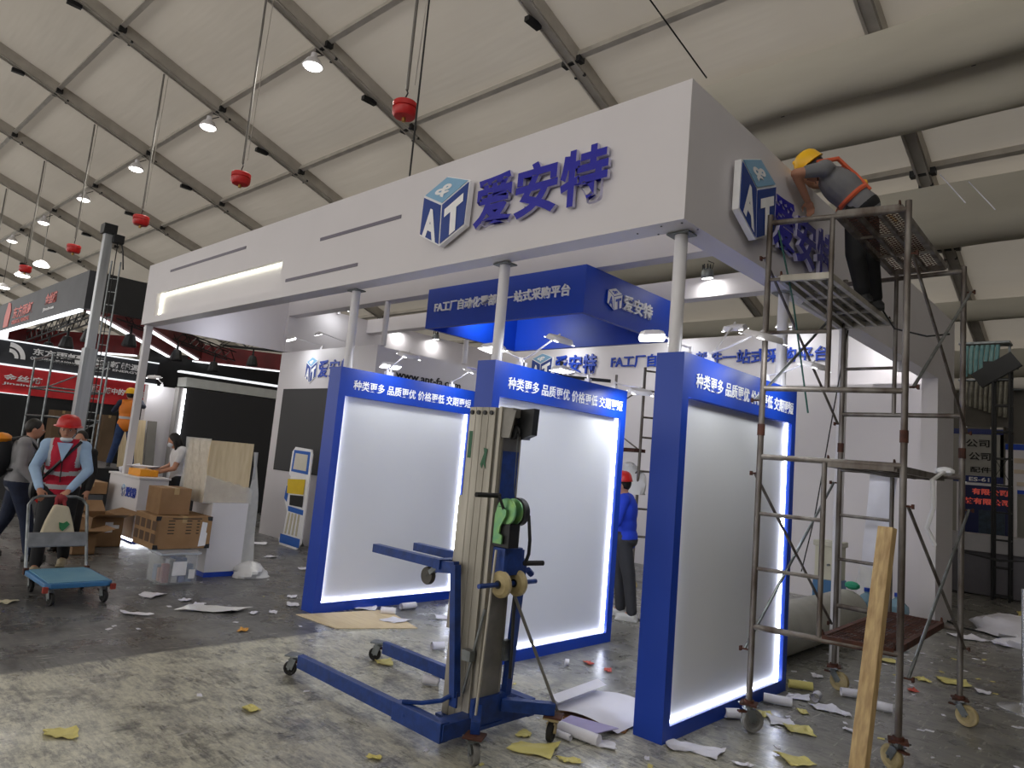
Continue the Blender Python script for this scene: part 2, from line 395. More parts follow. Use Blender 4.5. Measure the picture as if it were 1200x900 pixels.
# ================================================================ THE BOOTH
ZB, ZT, LX, DY = 3.3255, 4.303, 9.712, 7.9
canopy = thing('fascia_canopy', 'large white boxed fascia canopy of the unfinished exhibition booth on round columns', 'booth canopy', (0, 0, 0))
m = MB()
m.box((-LX, 0, ZB), (-9.21, .2, ZT)); m.box((-9.21, 0, ZB), (-5.31, .2, 3.43)); m.box((-9.21, 0, 3.79), (-5.31, .2, ZT)); m.box((-5.31, 0, ZB), (0, .2, ZT))
m.box((-9.21, .1, 3.43), (-5.31, .2, 3.79))
fb = obj('front_beam', m, W['white'], canopy)
m = MB(); m.box((-9.2, .06, 3.779), (-5.32, .09, 3.787)); m.box((-9.207, .06, 3.44), (-9.199, .09, 3.775)); obj('led_strip', m, W['glow_warm'], fb)
for a, b, z in ((-8.79, -6.32, 4.096), (-5.17, -3.72, 3.518), (-4.51, -3.07, 3.908)):
    m = MB(); m.box((a, -.006, z-.018), (b, .01, z+.018)); obj('slot_trim', m, mat('dark_trim', '6f6a78', .5), fb)
m = MB(); m.box((-.2, .2, ZB), (0, DY, ZT)); obj('side_beam', m, W['white'], canopy)
m = MB(); m.box((-LX, .2, ZB), (-LX+.03, DY, ZT)); m.box((-LX+.03, 2.46, ZB), (-LX+.12, 2.6, 4.0)); obj('side_beam', m, W['white'], canopy)
m = MB(); m.box((-LX+.03, 2.48, 4.005), (-.2, 2.68, ZT)); obj('cross_beam', m, W['white'], canopy)
m = MB(); m.box((-LX+.03, 4.25, 4.028), (-.2, 4.45, ZT)); obj('cross_beam', m, W['white'], canopy)
X1, X2, X3 = -3.927, -1.756, -.052; Y1, Y2, Y3 = .086, .147, .20; PH, PW, PT = 2.484, 1.948, .211
for x, y, z0, z1 in ((X1-.05, .11, PH, ZB), (X2-.05, .125, PH, ZB), (X3-.10, .16, PH+.0, ZB), (-.13, 1.97, PH, ZB), (-6.68, 2.55, 3.3, 4.005), (-6.72, 4.34, 3.3, 4.028), (-.12, 3.5, 0, ZB), (-.12, 5.6, 3.2, ZB)):
    y = y+(.0 if z1 > ZB+.1 or y > 1 else .08)
    m = MB(); m.tube((x, y, z0), (x, y, z1), .045, 20); c = obj('column', m, W['white2'], canopy, smooth=True)
    if y < 2.2:
        m = MB(); m.cbox((x, y, z1-.012), (.17, .12, .012)); obj('cap_plate', m, W['galv'], c)
m = MB(); m.box((-9.70, .05, 0), (-9.60, .15, ZB)); obj('post', m, W['white2'], canopy)
m = MB()
for dx, dy in ((-.42, .1), (-.3, .18), (-.05, .06), (-.02, .22), (-.2, .05)): m.tube((dx, dy, ZB-.004), (dx, dy, ZB+.01), .007, 8)
obj('screw', m, W['black'], canopy)['kind'] = 'stuff'
m = MB(); m.tube((-.075, 2.2, ZB-.03), (-.075, 3.25, ZB-.03), .028, 12); obj('white_tube', m, W['white2'], canopy, smooth=True)

# back wall and side wall of the booth
m = MB(); m.box((-LX, 7.9, 0), (0, 8.0, ZT)); m.box((-LX, 7.62, 0), (-.2, 7.9, 3.34)); m.box((-1.0, 7.60, 3.335), (-.5, 7.62, 3.35))
bwall = obj('booth_back_wall', m, W['white'])
tag(bwall, 'white back wall of the booth carrying a long line of blue lettering', 'wall')
m = MB(); m.box((-.2, 7.0, 0), (0, 7.9, ZB)); swl = obj('booth_side_wall', m, W['white']); tag(swl, 'narrow white side wall at the rear corner of the booth', 'wall')
cube_logo(bwall, (-8.29, 7.895, 3.55), (.62, 0, 0), (0, 0, .62), .05)
for k, ch in enumerate('爱安特'):
    mm = MB(); text_on(mm, ch, (-7.6+k*.39, 7.895, 3.68), (.34, 0, 0), (0, 0, .42), .018, .04); obj('character', mm, W['blue'], bwall)
mm = MB(); text_on(mm, 'FA工厂自动化零部件一站式采购平台', (-6.1, 7.895, 3.78), (4.35, 0, 0), (0, 0, .26), .016, .03); obj('lettering', mm, W['blue'], bwall)

# meeting room with the screen wall
m = MB(); m.box((-LX+.0, 2.48, 0), (-6.72, 2.6, 3.31)); m.box((-6.84, 2.6, 0), (-6.72, 7.6, 3.285))
tvw = obj('screen_wall', m, W['white']); tag(tvw, 'white meeting room wall with a dark screen, blue emblem and web address', 'wall')
m = MB(); m.box((-9.43, 2.45, 1.18), (-7.05, 2.482, 2.6)); obj('screen', m, W['screen'], tvw)
m = MB(); m.box((-9.45, 2.46, 1.16), (-7.03, 2.4795, 2.62)); obj('screen_bezel', m, W['ink'], tvw)
def flat_logo(parent, o, u, v):
    cube_logo(parent, o, u, v, .012)
flat_logo(tvw, (-8.77, 2.478, 2.72), (.36, 0, 0), (0, 0, .46))
for k, ch in enumerate('爱安特'):
    mm = MB(); text_on(mm, ch, (-8.36+k*.34, 2.476, 2.81), (.3, 0, 0), (0, 0, .3), .018, .01); obj('character', mm, W['blue'], tvw)
mm = MB(); text_on(mm, 'www.ant-fa.com', (-6.716, 2.88, 2.84), (0, 1.42, 0), (0, 0, .13), .02, .006); obj('lettering', mm, W['ink'], tvw)

# hanging blue header box between the cross beams
hb = thing('hanging_header_box', 'deep blue open box hanging under the canopy with white lettering on two sides', 'hanging sign', (-3.97, 3.24, 3.43))
BX0, BX1, BY0, BY1, BZ0, BZ1 = -5.38, -2.57, 2.30, 4.18, 3.432, 4.0
for a, b in (((BX0, BY0, BZ0), (BX1, BY0+.06, BZ1)), ((BX0, BY1-.06, BZ0), (BX1, BY1, BZ1)), ((BX0, BY0+.06, BZ0), (BX0+.06, BY1-.06, BZ1)), ((BX1-.06, BY0+.06, BZ0), (BX1, BY1-.06, BZ1)), ((BX0+.06, BY0+.06, BZ1-.05), (BX1-.06, BY1-.06, BZ1-.02))):
    m = MB(); m.box(a, b); obj('side_panel' if b[2]-a[2] > .2 else 'top_panel', m, W['boxblue'], hb)
mm = MB(); text_on(mm, 'FA工厂自动化零部件一站式采购平台', (-5.2, BY0-.001, 3.645), (2.42, 0, 0), (0, 0, .15), .016, .02); obj('lettering', mm, W['inkwhite'], hb)
cube_logo(hb, (BX1+.001, 2.72, 3.575), (0, .31, 0), (0, 0, .28), .02, (W['boxblue'], W['inkwhite']))
mm = MB(); text_on(mm, '爱安特', (BX1+.001, 3.07, 3.63), (0, .66, 0), (0, 0, .20), .02, .02); obj('lettering', mm, W['inkwhite'], hb)
area('box_lamp', (-4.9, 3.0, 3.9), (-5.3, 3.9, 3.5), .1, 10, (.9, .95, 1), None)

# big three dimensional signs on the canopy
def big_sign(name, lab, o, ux, w_):
    s = thing(name, lab, 'sign', o); o = Vector(o); ux = Vector(ux); w = Vector(w_)
    cube_logo(s, o+ux*0+w*.03, ux*.615, Vector((0, 0, .635)), .06)
    for k, ch in enumerate('爱安特'):
        mm = MB(); text_on(mm, ch, o+ux*(.67+k*.467)+Vector((0, 0, .09)), ux*.44, (0, 0, .445), .03, .032, back=.02)
        split_faces(mm, w, 0, 1); obj('character', mm, [W['letterblue'], W['lavender']], s)
        m2 = MB()
        for a, b in ((.1, .1), (.34, .1), (.1, .36), (.34, .36)): 
            q = o+ux*(.67+k*.467+a)+Vector((0, 0, .09+b)); m2.tube(q, q+w*.03, .006, 6)
        obj('standoff_pin', m2, W['galv'], s)['kind'] = 'stuff'
big_sign('company_sign', 'raised blue lettering with cube emblem on the long front fascia', (-2.65, 0, 3.48), (1, 0, 0), (0, -1, 0))
big_sign('company_sign', 'raised blue lettering with cube emblem on the side fascia beside the worker', (0, .60, 3.44), (0, 1, 0), (1, 0, 0))

# ---------------------------------------------------------------- light boxes
def light_box(lab, x, y):
    t = thing('light_box', lab, 'light box', (x-PT/2, y+PW/2, 0), 'blue framed light boxes standing in a row')
    y1 = y+PW; ia, ib, za, zb_ = y+.085, y1-.085, .095, 2.19; D = .05
    m = MB()
    m.box((x-PT, y, 0), (x, ia, PH)); m.box((x-PT, ib, 0), (x, y1, PH)); m.box((x-PT, ia, 0), (x, ib, za)); m.box((x-PT, ia, zb_), (x, ib, PH))
    obj('frame', m, W['blue'], t)
    m = MB(); m.box((x-PT+D, ia, za), (x-D, ib, zb_)); pn = obj('diffuser_panel', m, W['lightpanel'], t)
    g = MB()
    for s in (1, -1):
        xa, xb = (x-D+.003, x-D+.017) if s == 1 else (x-PT+D-.017, x-PT+D-.003)
        g.box((xa, ia+.012, za+.001), (xb, ib-.012, za+.009)); g.box((xa, ib-.009, za), (xb, ib-.001, zb_)); g.box((xa, ia+.001, za), (xb, ia+.009, zb_))
    obj('led_strip', g, W['glow'], t)
    mm = MB(); text_on(mm, '种类更多 品质更优 价格更低 交期更短', (x+.001, y+.17, 2.265), (0, 1.70, 0), (0, 0, .105), .012, .004); obj('lettering', mm, W['inkwhite'], t)
    return t
light_box('blue light box with white slogan farthest along the front, left of the lift mast', X1, Y1)
light_box('blue light box with white slogan directly behind the blue lift', X2, Y2)
light_box('blue light box with white slogan beside the scaffold, its dark end nearest the camera', X3, Y3)

# ---------------------------------------------------------------- clip-on flood lights
def clip_lamp(base, head, aim, lab, cat='lamp', power=3, grp='white clip-on arm lamps of the booth', sz=.105):
    b = Vector(base); h = Vector(head); dx_ = Vector(aim)-h; a = h+Vector((dx_.x*.55, dx_.y*.55, -.7))
    t = thing('clip_lamp', lab, cat, b, grp)
    m = MB(); m.cbox(b+Vector((0, 0, .02)), (.05, .05, .06)); m.tube(b, b+Vector((0, 0, .09)), .014, 8); obj('clamp', m, W['white2'], t)
    m = MB(); m.path([b+Vector((0, 0, .08)), b+(h-b)*.3+Vector((0, 0, .06)), h+Vector((0, 0, .05))], .008, 6); obj('arm', m, W['white2'], t, smooth=True)
    d = (a-h).normalized(); M = d.to_track_quat('-Z', 'Y').to_matrix()
    m = MB(); s = sz; R = M.to_4x4(); R.translation = h
    vs = []; k = 12
    for j, (r, z) in enumerate(((.3, .035), (.85, .028), (1, .0), (1, -.012))):
        for i in range(k):
            tt = 2*math.pi*i/k; e = 4; cx, cy = math.cos(tt), math.sin(tt); f = (abs(cx)**e+abs(cy)**e)**(-1/e)
            vs.append(R @ Vector((cx*f*s*r*1.15, cy*f*s*r*.8, z)))
    m.add(vs, [(j*k+i, j*k+(i+1) % k, (j+1)*k+(i+1) % k, (j+1)*k+i) for j in range(3) for i in range(k)]+[tuple(range(k))])
    obj('lamp_head', m, W['white2'], t, smooth=True)
    m = MB(); m.box((-s*1.05, -s*.72, -.012), (s*1.05, s*.72, -.008), R); obj('lens', m, mat('lamp_lens', 'ffffff', .3, emit=5., var=0), t)
    if power: 
        p = h+d*.03; area('lamp_light', p-offs(t), p-offs(t)+d, .2, power, (.95, .98, 1), t)
    return t
T = 'white arm lamp '
clip_lamp((X1-.1, .74, PH), (X1+.33, .68, 2.68), (X1-.1, .7, 2.2), T+'over the slogan of the farthest light box')
clip_lamp((X1-.12, .80, PH), (X1-.5, 1.07, 2.66), (X1-.3, 1.0, 1.9), T+'with its face glowing behind the farthest light box')
clip_lamp((X1-.1, 1.71, PH), (X1+.35, 1.64, 2.66), (X1-.1, 1.65, 2.2), T+'at the rear end of the farthest light box')
clip_lamp((X2-.1, .56, PH), (X2-.45, .55, 2.67), (X2-.3, .6, 1.5), T+'glowing beside the column of the middle light box', sz=.125)
clip_lamp((X2-.1, .59, PH), (X2+.38, .49, 2.69), (X2-.1, .55, 2.2), T+'reaching over the first words of the middle light box')
clip_lamp((X2-.1, 1.55, PH), (X2-.4, 1.50, 2.62), (X2-.3, 1.5, 1.5), T+'with a bright face behind the middle light box')
clip_lamp((X2-.1, 2.0, PH), (X2+.3, 1.87, 2.44), (X2-.05, 2.1, 2.25), T+'drooping past the rear corner of the middle light box', power=5)
clip_lamp((X3-.12, .49, PH), (X3-.48, .55, 2.68), (X3-.4, .6, 1.5), T+'to the left of the column of the nearest light box', sz=.125)
clip_lamp((X3-.1, .73, PH), (X3+.36, .59, 2.63), (X3-.05, .7, 2.2), T+'large and glowing over the nearest light box', sz=.13)
clip_lamp((X3-.1, 1.77, PH), (X3+.33, 1.62, 2.60), (X3-.05, 1.7, 2.2), T+'at the rear end of the nearest light box')
clip_lamp((X3-.12, .78, PH), (X3-.12, 1.16, 2.84), (X3-.1, 1.6, 2.5), T+'pointing deeper into the booth from the nearest light box', sz=.08)
clip_lamp((-8.45, 2.55, 3.31), (-8.65, 2.05, 3.42), (-8.4, 2.5, 2.9), T+'on top of the dark screen wall', power=3)
clip_lamp((-7.6, 2.55, 3.31), (-7.8, 2.05, 3.45), (-7.7, 2.5, 2.9), T+'lighting the emblem on the screen wall', power=0, sz=.06)
for k, (x, c) in enumerate(((-7.2, 'above the emblem'), (-4.6, 'above the first letters'), (-2.4, 'above the last characters'), (-.9, 'at the rear corner'))):
    clip_lamp((x, 7.9, ZT), (x+.1, 7.35, 4.30), (x, 7.9, 3.9), T+c+' on the back wall', power=4, sz=.12)

def can_spot(p, aim, lab, power=2.5):
    p = Vector(p); d = (Vector(aim)-p).normalized(); t = thing('can_spotlight', lab, 'spotlight', p, 'round can spotlights under the canopy')
    m = MB(); m.lathe(p, -d, [(.075, -.03), (.08, 0), (.075, .06), (.05, .09), (.05, .1)], 16); obj('housing', m, W['galv'], t, smooth=True)
    m = MB()
    for k in range(7):
        a = k/7*6.28; q = p-d*.10+d.orthogonal()*0; m.cbox(p-d*.11+Vector((math.cos(a)*.05, math.sin(a)*.05, 0)), (.012, .012, .07))
    m.path([p-d*.08+Vector((.07, 0, 0)), p+Vector((.08, 0, .16)), p+Vector((0, .0, .2))], .006, 5); obj('fin', m, W['black'], t)
    m = MB(); m.lathe(p+d*.031, d, [(.068, 0), (.068, .004)], 16); obj('lens', m, mat('spot_lens', 'ffffff', .3, emit=9., var=0), t)
    area('spot_light', d*.05, d, .12, power, (1, .98, .95), t)
can_spot((-2.02, 4.13, 4.27), (-2.0, 4.25, 3.6), 'round can spotlight with black fins on the white cross beam')
can_spot((-9.55, 5.03, 4.25), (-9.6, 5.1, 3.5), 'round can spotlight on the inner left fascia, nearer the screen wall')
can_spot((-9.55, 6.0, 4.26), (-9.6, 6.1, 3.5), 'round can spotlight on the inner left fascia beside the blue hanging box')
clip_lamp((-9.6, 3.5, 4.27), (-9.3, 3.4, 4.3), (-9.6, 3.5, 3.7), T+'high on the inner left fascia above the screen wall', power=2)
can_spot((-.75, 7.55, 3.98), (-.7, 7.8, 3.4), 'flat bright spotlight at the rear right corner of the booth')
area('canopy_wash', (-9.0, 1.2, 3.3), (-9.7, 1.2, 3.9), .2, 3, (.85, .88, 1), None)
area('booth_fill_light', (-4.5, 5.6, 4.2), (-4.5, 5.6, 0), 2.0, 30, (.95, .97, 1), None)  # added fill with no fixture, brightens the booth interior
# ================================================================ MOBILE SCAFFOLD
def stuff(o): o['kind'] = 'stuff'; return o
def caster(parent, x, y, r, rot, ztop, wm, name='caster', fork=None, tilt=.03, wt=.035):
    """swivel caster under the point (x, y): plate, fork and wheel on the floor"""
    d = Vector((math.cos(rot), math.sin(rot), 0)); s = Vector((-d.y, d.x, 0)); c = Vector((x, y, r))+d*tilt
    m = MB(); m.cbox((x, y, ztop-.006), (.10, .10, .010), rot); m.tube((x, y, ztop-.01), (x, y, ztop-.035), .028, 12)
    for k in (1, -1):
        q = Vector((x, y, ztop-.035))+s*k*(wt/2+.008); m.bar(q, c+s*k*(wt/2+.008), .004, .05, up=s.cross(Vector((0, 0, 1))))
    m.cbox((x, y, ztop-.035), (.06, wt+.03, .006), rot); m.tube(c-s*(wt/2+.016), c+s*(wt/2+.016), .008, 8)
    f = obj(name, m, fork or W['galv'], parent)
    m = MB(); m.lathe(c-s*wt/2, s, [(r*.30, 0), (r*.32, .002), (r*.62, .006), (r*.72, 0), (r*.93, 0), (r, wt*.25), (r, wt*.75), (r*.93, wt), (r*.72, wt), (r*.62, wt-.006), (r*.32, wt-.002), (r*.3, wt)], 24)
    obj('wheel', m, wm, f, smooth=True)
    m = MB(); m.cbox(Vector((x, y, ztop-.05))-d*.04, (.07, .03, .012), rot); obj('brake_pedal', m, W['rust'], f)
    return f
scf = thing('mobile_scaffold', 'tall rusty two-tier mobile scaffold tower beside the nearest light box', 'scaffold', (.62, 1.8, 0))
A1, A2, B1, B2 = Vector((.175, .925, 0)), Vector((1.04, 1.1, 0)), Vector((.173, 2.6, 0)), Vector((1.09, 2.58, 0))
def fp(a, b, s, z): d = (b-a).normalized(); q = a+d*s; return Vector((q.x, q.y, z))
LA, LB = (A2-A1).length, (B2-B1).length
def post(q, z0, z1, m=W['steel'], r=.021):
    mm = MB(); mm.tube((q.x, q.y, z0), (q.x, q.y, z1), r, 12); return obj('post', mm, m, scf, smooth=True)
for a, b, L, top in ((A1, A2, LA, 3.62), (B1, B2, LB, 3.56)):
    for q in (a, b):
        post(q, .185, 2.05); p = post(q, 2.05, top)
        mm = MB(); mm.tube((q.x, q.y, 2.0), (q.x, q.y, 2.08), .026, 12); obj('coupler', mm, W['rust'], p)
        mm = MB(); mm.tube((q.x, q.y, .175), (q.x, q.y, .21), .034, 12); mm.cbox((q.x, q.y, .185), (.11, .11, .012), .3); obj('base_collar', mm, W['rust'], p)
    for z0, z1 in ((.69, 1.85), (2.34, 3.56)): post(fp(a, b, .42, 0), z0, z1, r=.017)
    for z in (.69, 1.85, 2.335, 3.56 if a is A1 else 3.52):
        mm = MB(); mm.tube(fp(a, b, .01, z), fp(a, b, L-.01, z), .020, 10); obj('rail', mm, W['steel'], scf, smooth=True)
    for z in (1.08, 1.455, 2.74, 3.13):
        mm = MB(); mm.tube(fp(a, b, .01, z), fp(a, b, .42, z), .014, 8); obj('rung', mm, W['steel'], scf, smooth=True)
for a, b, zs in ((A1, B1, ((1.73, .53), (.53, 1.73))), (A1, B1, ((3.3, 2.25), (2.25, 3.3))), (A2, B2, ((1.6, .56), (.56, 1.6))), (A2, B2, ((3.25, 2.2), (2.36, 3.34)))):
    d = (b-a).normalized(); o = Vector((.03 if a is A2 else -.03, 0, 0))
    for k, (z0, z1) in enumerate(zs):
        p, q = a+o*(1+k*.6)+Vector((0, 0, z0)), b+o*(1+k*.6)+Vector((0, 0, z1)); mm = MB(); mm.tube(p, q, .011, 8)
        br = obj('cross_brace', mm, W['galv'] if k else W['steel'], scf, smooth=True)
        mm = MB()
        for c in (p, q): mm.tube(c-o*.8, c+o*.9, .007, 6); mm.cbox(c+o*.9, (.012, .03, .03))
        stuff(obj('lock_pin', mm, W['rust'], br))
def deck(sa, ea, sb, eb, z, mtl, meshm, kind):
    c = [fp(A1, A2, sa, z), fp(A1, A2, ea, z), fp(B1, B2, eb, z), fp(B1, B2, sb, z)]
    m = MB()
    for k in range(4): m.bar(c[k], c[(k+1) % 4], .035, .045)
    dk = obj('deck', m, mtl, scf)
    L = lambda u, v: (c[0]*(1-u)+c[1]*u)*(1-v)+(c[3]*(1-u)+c[2]*u)*v
    for u in ((.33, .66) if kind != 'plank' else (.25, .5, .75)):
        m = MB(); m.bar(L(u, 0)-Vector((0, 0, .01)), L(u, 1)-Vector((0, 0, .01)), .025, .03); obj('deck_joist', m, mtl, dk)
    for v in (.33, .66):
        m = MB(); m.bar(L(0, v)-Vector((0, 0, .015)), L(1, v)-Vector((0, 0, .015)), .018, .02); obj('cross_bar', m, mtl, dk)
    m = MB()
    if kind == 'mesh':
        n = 34
        for i in range(-8, n):
            for s in (0, 1):
                u0, v0, u1, v1 = 0, i/n, 1, (i+8)/n
                if v0 < 0: u0 = -v0/(v1-v0); v0 = 0
                if v1 > 1: u1 = (1-v0)/((i+8)/n-i/n)+u0 if False else (1-i/n)/((8)/n); v1 = 1
                if s: u0, u1 = 1-u0, 1-u1
                m.bar(L(u0, v0)+Vector((0, 0, .018)), L(u1, v1)+Vector((0, 0, .018)), .007, .003)
    else:
        n = 22
        for i in range(n):
            a, b = L(.03, (i+.1)/n), L(.97, (i+.1)/n); a2, b2 = L(.03, (i+.8)/n), L(.97, (i+.8)/n); u = Vector((0, 0, .02)); m.add([a+u, b+u, b2+u, a2+u, a+u*1.3, b+u*1.3, b2+u*1.3, a2+u*1.3], [(0, 1, 2, 3), (7, 6, 5, 4), (0, 4, 5, 1), (1, 5, 6, 2), (2, 6, 7, 3), (3, 7, 4, 0)])
    stuff(obj('deck_mesh', m, meshm, dk))
    m = MB()
    for q in c: m.path([q+Vector((0, 0, .02)), q+Vector((0, 0, .05)), q+Vector((0, .02, .02))], .008, 5)
    stuff(obj('hook', m, W['rust'], dk)); return dk
deck(.45, .83, .39, .78, 3.575, W['steel'], W['rust'], 'mesh')
deck(.09, .41, -.03, .37, 3.135, W['alu'], W['aludark'], 'plank')
deck(.44, .85, .39, .79, .70, W['rust'], W['rust'], 'mesh')
deck(.44, .83, .39, .78, 1.835, W['steel'], W['steel'], 'plank')
caster(scf, A1.x, A1.y, .076, .9, .185, mat('scuffed_wheel', '8b8a86', .6, scale=12, col2='4c4b49'), wt=.04)
caster(scf, A2.x, A2.y, .076, 2.6, .185, W['tan'], wt=.04, tilt=.045); caster(scf, B2.x, B2.y, .078, -.2, .185, W['tan'], wt=.04, tilt=.05); caster(scf, B1.x, B1.y, .078, -.1, .185, W['tan'], wt=.04, tilt=.05)
m = MB(); m.path([fp(A1, A2, .06, 3.5), fp(A1, A2, .09, 3.3)+Vector((0, .05, 0)), fp(A1, A2, .14, 3.0)+Vector((0, .1, 0)), fp(A1, A2, .2, 2.2)+Vector((0, .3, 0))], .007, 6)
tag(obj('hose', m, mat('green_hose', '2f5a52', .5)), 'thin dark green cable hanging from the front corner of the scaffold', 'cable')
m = MB(); m.path([(.55, 2.35, 3.2), (.62, 2.45, 3.05), (.85, 2.5, 2.98), (1.0, 2.56, 3.0)], .008, 6)
tag(obj('cable', m, W['black']), 'black cable looped from the plank deck to the scaffold post', 'cable')
m = MB(); m.path([(.2, 2.62, 3.1), (.1, 2.7, 2.6), (-.1, 2.8, 1.4), (-.2, 2.8, .9)], .006, 6)
tag(obj('rope', m, W['ink']), 'thin dark rope slanting down behind the scaffold', 'rope')

# leaning timber
m = MB(); a = Vector((.93, .70, .0)); b = Vector((.985, .985, 1.46)); m.bar(a, b, .098, .05, up=(.3, 1, 0)); 
tag(obj('timber', m, W['wood'], bevel=.004), 'long raw wooden timber leaning on the front of the scaffold', 'timber')

# long paper sheet taped to the scaffold, plastic bag on its rail
m = MB(); n = 10; vs = []
for i in range(n+1):
    z = 1.83-.78*i/n; w = .21
    for j in range(5): vs.append((.40+w*j/4-.005*i, 2.66+.012*math.sin(j*1.9+i*.6), z-.01*math.sin(j)))
vs += [(x, y+.002, z) for x, y, z in vs]; K = (n+1)*5
m.add(vs, [(i*5+j, i*5+j+1, (i+1)*5+j+1, (i+1)*5+j) for i in range(n) for j in range(4)]+[(K+i*5+j, K+(i+1)*5+j, K+(i+1)*5+j+1, K+i*5+j+1) for i in range(n) for j in range(4)])
tag(obj('paper_sheet', m, W['paperw'], smooth=True), 'long white paper drawing hanging from the rear scaffold rail', 'paper')
m = MB(); m.ell((1.0, 2.45, 1.885), (.07, .05, .035), 8, 5); m.path([(1.0, 2.42, 1.88), (1.0, 2.05, 1.80), (1.02, 2.0, 1.6), (.98, 2.0, 1.45), (1.03, 2.02, 1.33)], .016, 6)
tag(stuff(obj('plastic_bag', m, W['film'], smooth=True)), 'crumpled white plastic bag caught on the scaffold rail', 'bag')

# ================================================================ MATERIAL LIFT
lift = thing('material_lift', 'blue hand-cranked material lift with grey aluminium mast standing in front', 'lift', (-1.2, -.67, 0))
LB_ = W['liftblue']
for i, (x0, x1) in enumerate(((-1.0, -.945), (-.942, -.887), (-.884, -.829), (-.826, -.771))):
    m = MB(); zt = 1.985-.0*i; m.box((x0, -.80, .105), (x1, -.60, zt)); s = obj('mast_section', m, W['alu'], lift, bevel=.003)
    m = MB(); m.tube(((x0+x1)/2, -.80, 1.95), ((x0+x1)/2, -.812, 1.95), .014, 10); obj('bolt', m, W['black'], s)
m = MB(); m.box((-.768, -.785, .10), (-.74, -.615, 1.985)); obj('mast_section', m, W['aludark'], lift)
m = MB(); m.box((-.74, -.80, .10), (-.715, -.60, 1.99)); bk = obj('mast_section', m, W['alu'], lift)
m = MB(); m.box((-.7149, -.775, .25), (-.705, -.625, 1.95)); obj('mast_channel', m, W['aludark'], bk)
m = MB(); m.box((-.7049, -.77, 1.42), (-.70, -.63, 1.72)); obj('mast_label', m, W['liftblue'], bk)
m = MB(); m.box((-.985, -.803, 1.66), (-.955, -.8005, 1.83)); obj('label', m, mat('green_label', '1f5c3a', .5), lift)
m = MB(); m.prism([(0, .2), (.5, .75), (.35, 1), (1, .95), (.8, .3), (.95, .0), (.45, .25), (.3, .0)], (-.86, -.803, 1.60), (.055, 0, 0), (0, 0, .13), .002); obj('label', m, mat('green_label', '1f5c3a', .5), lift)
m = MB(); m.box((-1.04, -.79, .60), (-1.001, -.61, 1.42)); cg = obj('carriage', m, W['alu'], lift)
# pulley head
m = MB(); m.prism([(0, 0), (.07, 0), (.11, .17), (0, .17)], (-.715, -.79, 1.80), (1, 0, 0), (0, 0, 1), -.012); m.prism([(0, 0), (.07, 0), (.11, .17), (0, .17)], (-.715, -.61, 1.80), (1, 0, 0), (0, 0, 1), -.012)
m.box((-.715, -.78, 1.93), (-.64, -.61, 1.985)); obj('pulley_bracket', m, W['aludark'], lift)
m = MB(); m.lathe((-.66, -.76, 1.84), (0, 1, 0), [(.045, 0), (.045, .01), (.03, .02), (.045, .03), (.045, .04)], 18); obj('pulley', m, W['black'], lift, smooth=True)
m = MB(); m.prism([(0, .3), (.35, 0), (.95, .15), (1, 1), (.1, .95)], (-.66, -.66, 1.80), (.13, 0, 0), (0, 0, .19), .05); obj('pulley_guard', m, W['black'], lift)
m = MB(); m.path([(-.62, -.74, 1.83), (-.63, -.72, 1.5), (-.62, -.70, 1.38)], .003, 5); obj('cable', m, W['galv'], lift)
# winch
m = MB(); m.lathe((-.62, -.79, 1.36), (0, 1, 0), [(.075, 0), (.08, .004), (.08, .010), (.035, .012), (.035, .06), (.08, .062), (.08, .07)], 28); obj('winch_drum', m, W['green'], lift, smooth=True)
m = MB(); m.lathe((-.62, -.715, 1.36), (0, 1, 0), [(.06, 0), (.085, .01), (.085, .05), (.06, .06)], 28); obj('winch_gear', m, W['black'], lift, smooth=True)
m = MB(); m.prism([(0, 0), (.07, 0), (.07, .05), (.045, .06), (.05, .10), (.09, .17), (.09, .2), (.02, .22), (0, .17)], (-.685, -.80, 1.17), (1, 0, 0), (0, 0, 1), .012); obj('winch_bracket', m, W['green'], lift)
m = MB(); m.cbox((-.64, -.745, 1.22), (.13, .09, .14)); obj('winch_body', m, W['black'], lift)
m = MB(); m.path([(-.62, -.66, 1.36), (-.56, -.645, 1.34), (-.54, -.64, 1.2), (-.54, -.64, 1.12), (-.57, -.63, 1.06)], .011, 8); hn = obj('crank_handle', m, W['black'], lift, smooth=True)
m = MB(); m.tube((-.57, -.64, 1.06), (-.54, -.50, 1.06), .016, 10); obj('grip', m, W['rubber'], hn, smooth=True)
m = MB(); m.path([(-.62, -.80, 1.36), (-.64, -.83, 1.44), (-.66, -.83, 1.45)], .009, 6); h2 = obj('crank_handle', m, W['black'], lift); m = MB(); m.tube((-.66, -.81, 1.45), (-.68, -.99, 1.45), .015, 10); obj('grip', m, W['rubber'], h2, smooth=True)
m = MB(); m.cbox((-.655, -.70, 1.065), (.10, .16, .16)); m.cbox((-.64, -.60, 1.06), (.03, .04, .14)); obj('winch_plate', m, LB_, lift, bevel=.004)
# stair wheels
for y in (-.80, -.66):
    m = MB(); m.lathe((-.62, y, .935), (0, 1, 0), [(.03, 0), (.06, 0), (.07, .008), (.078, .016), (.078, .036), (.07, .044), (.03, .044)], 26); w_ = obj('stair_wheel', m, W['tan'], lift, smooth=True)
    m = MB(); m.tube((-.62, y-.006, .935), (-.62, y+.05, .935), .024, 14); obj('hub', m, W['black'], w_)
m = MB(); m.tube((-.62, -.96, .935), (-.62, -.46, .935), .014, 12); obj('axle', m, LB_, lift, smooth=True)
m = MB(); m.bar((-.70, -.72, .93), (-.62, -.72, .93), .03); obj('wheel_mount', m, LB_, lift)
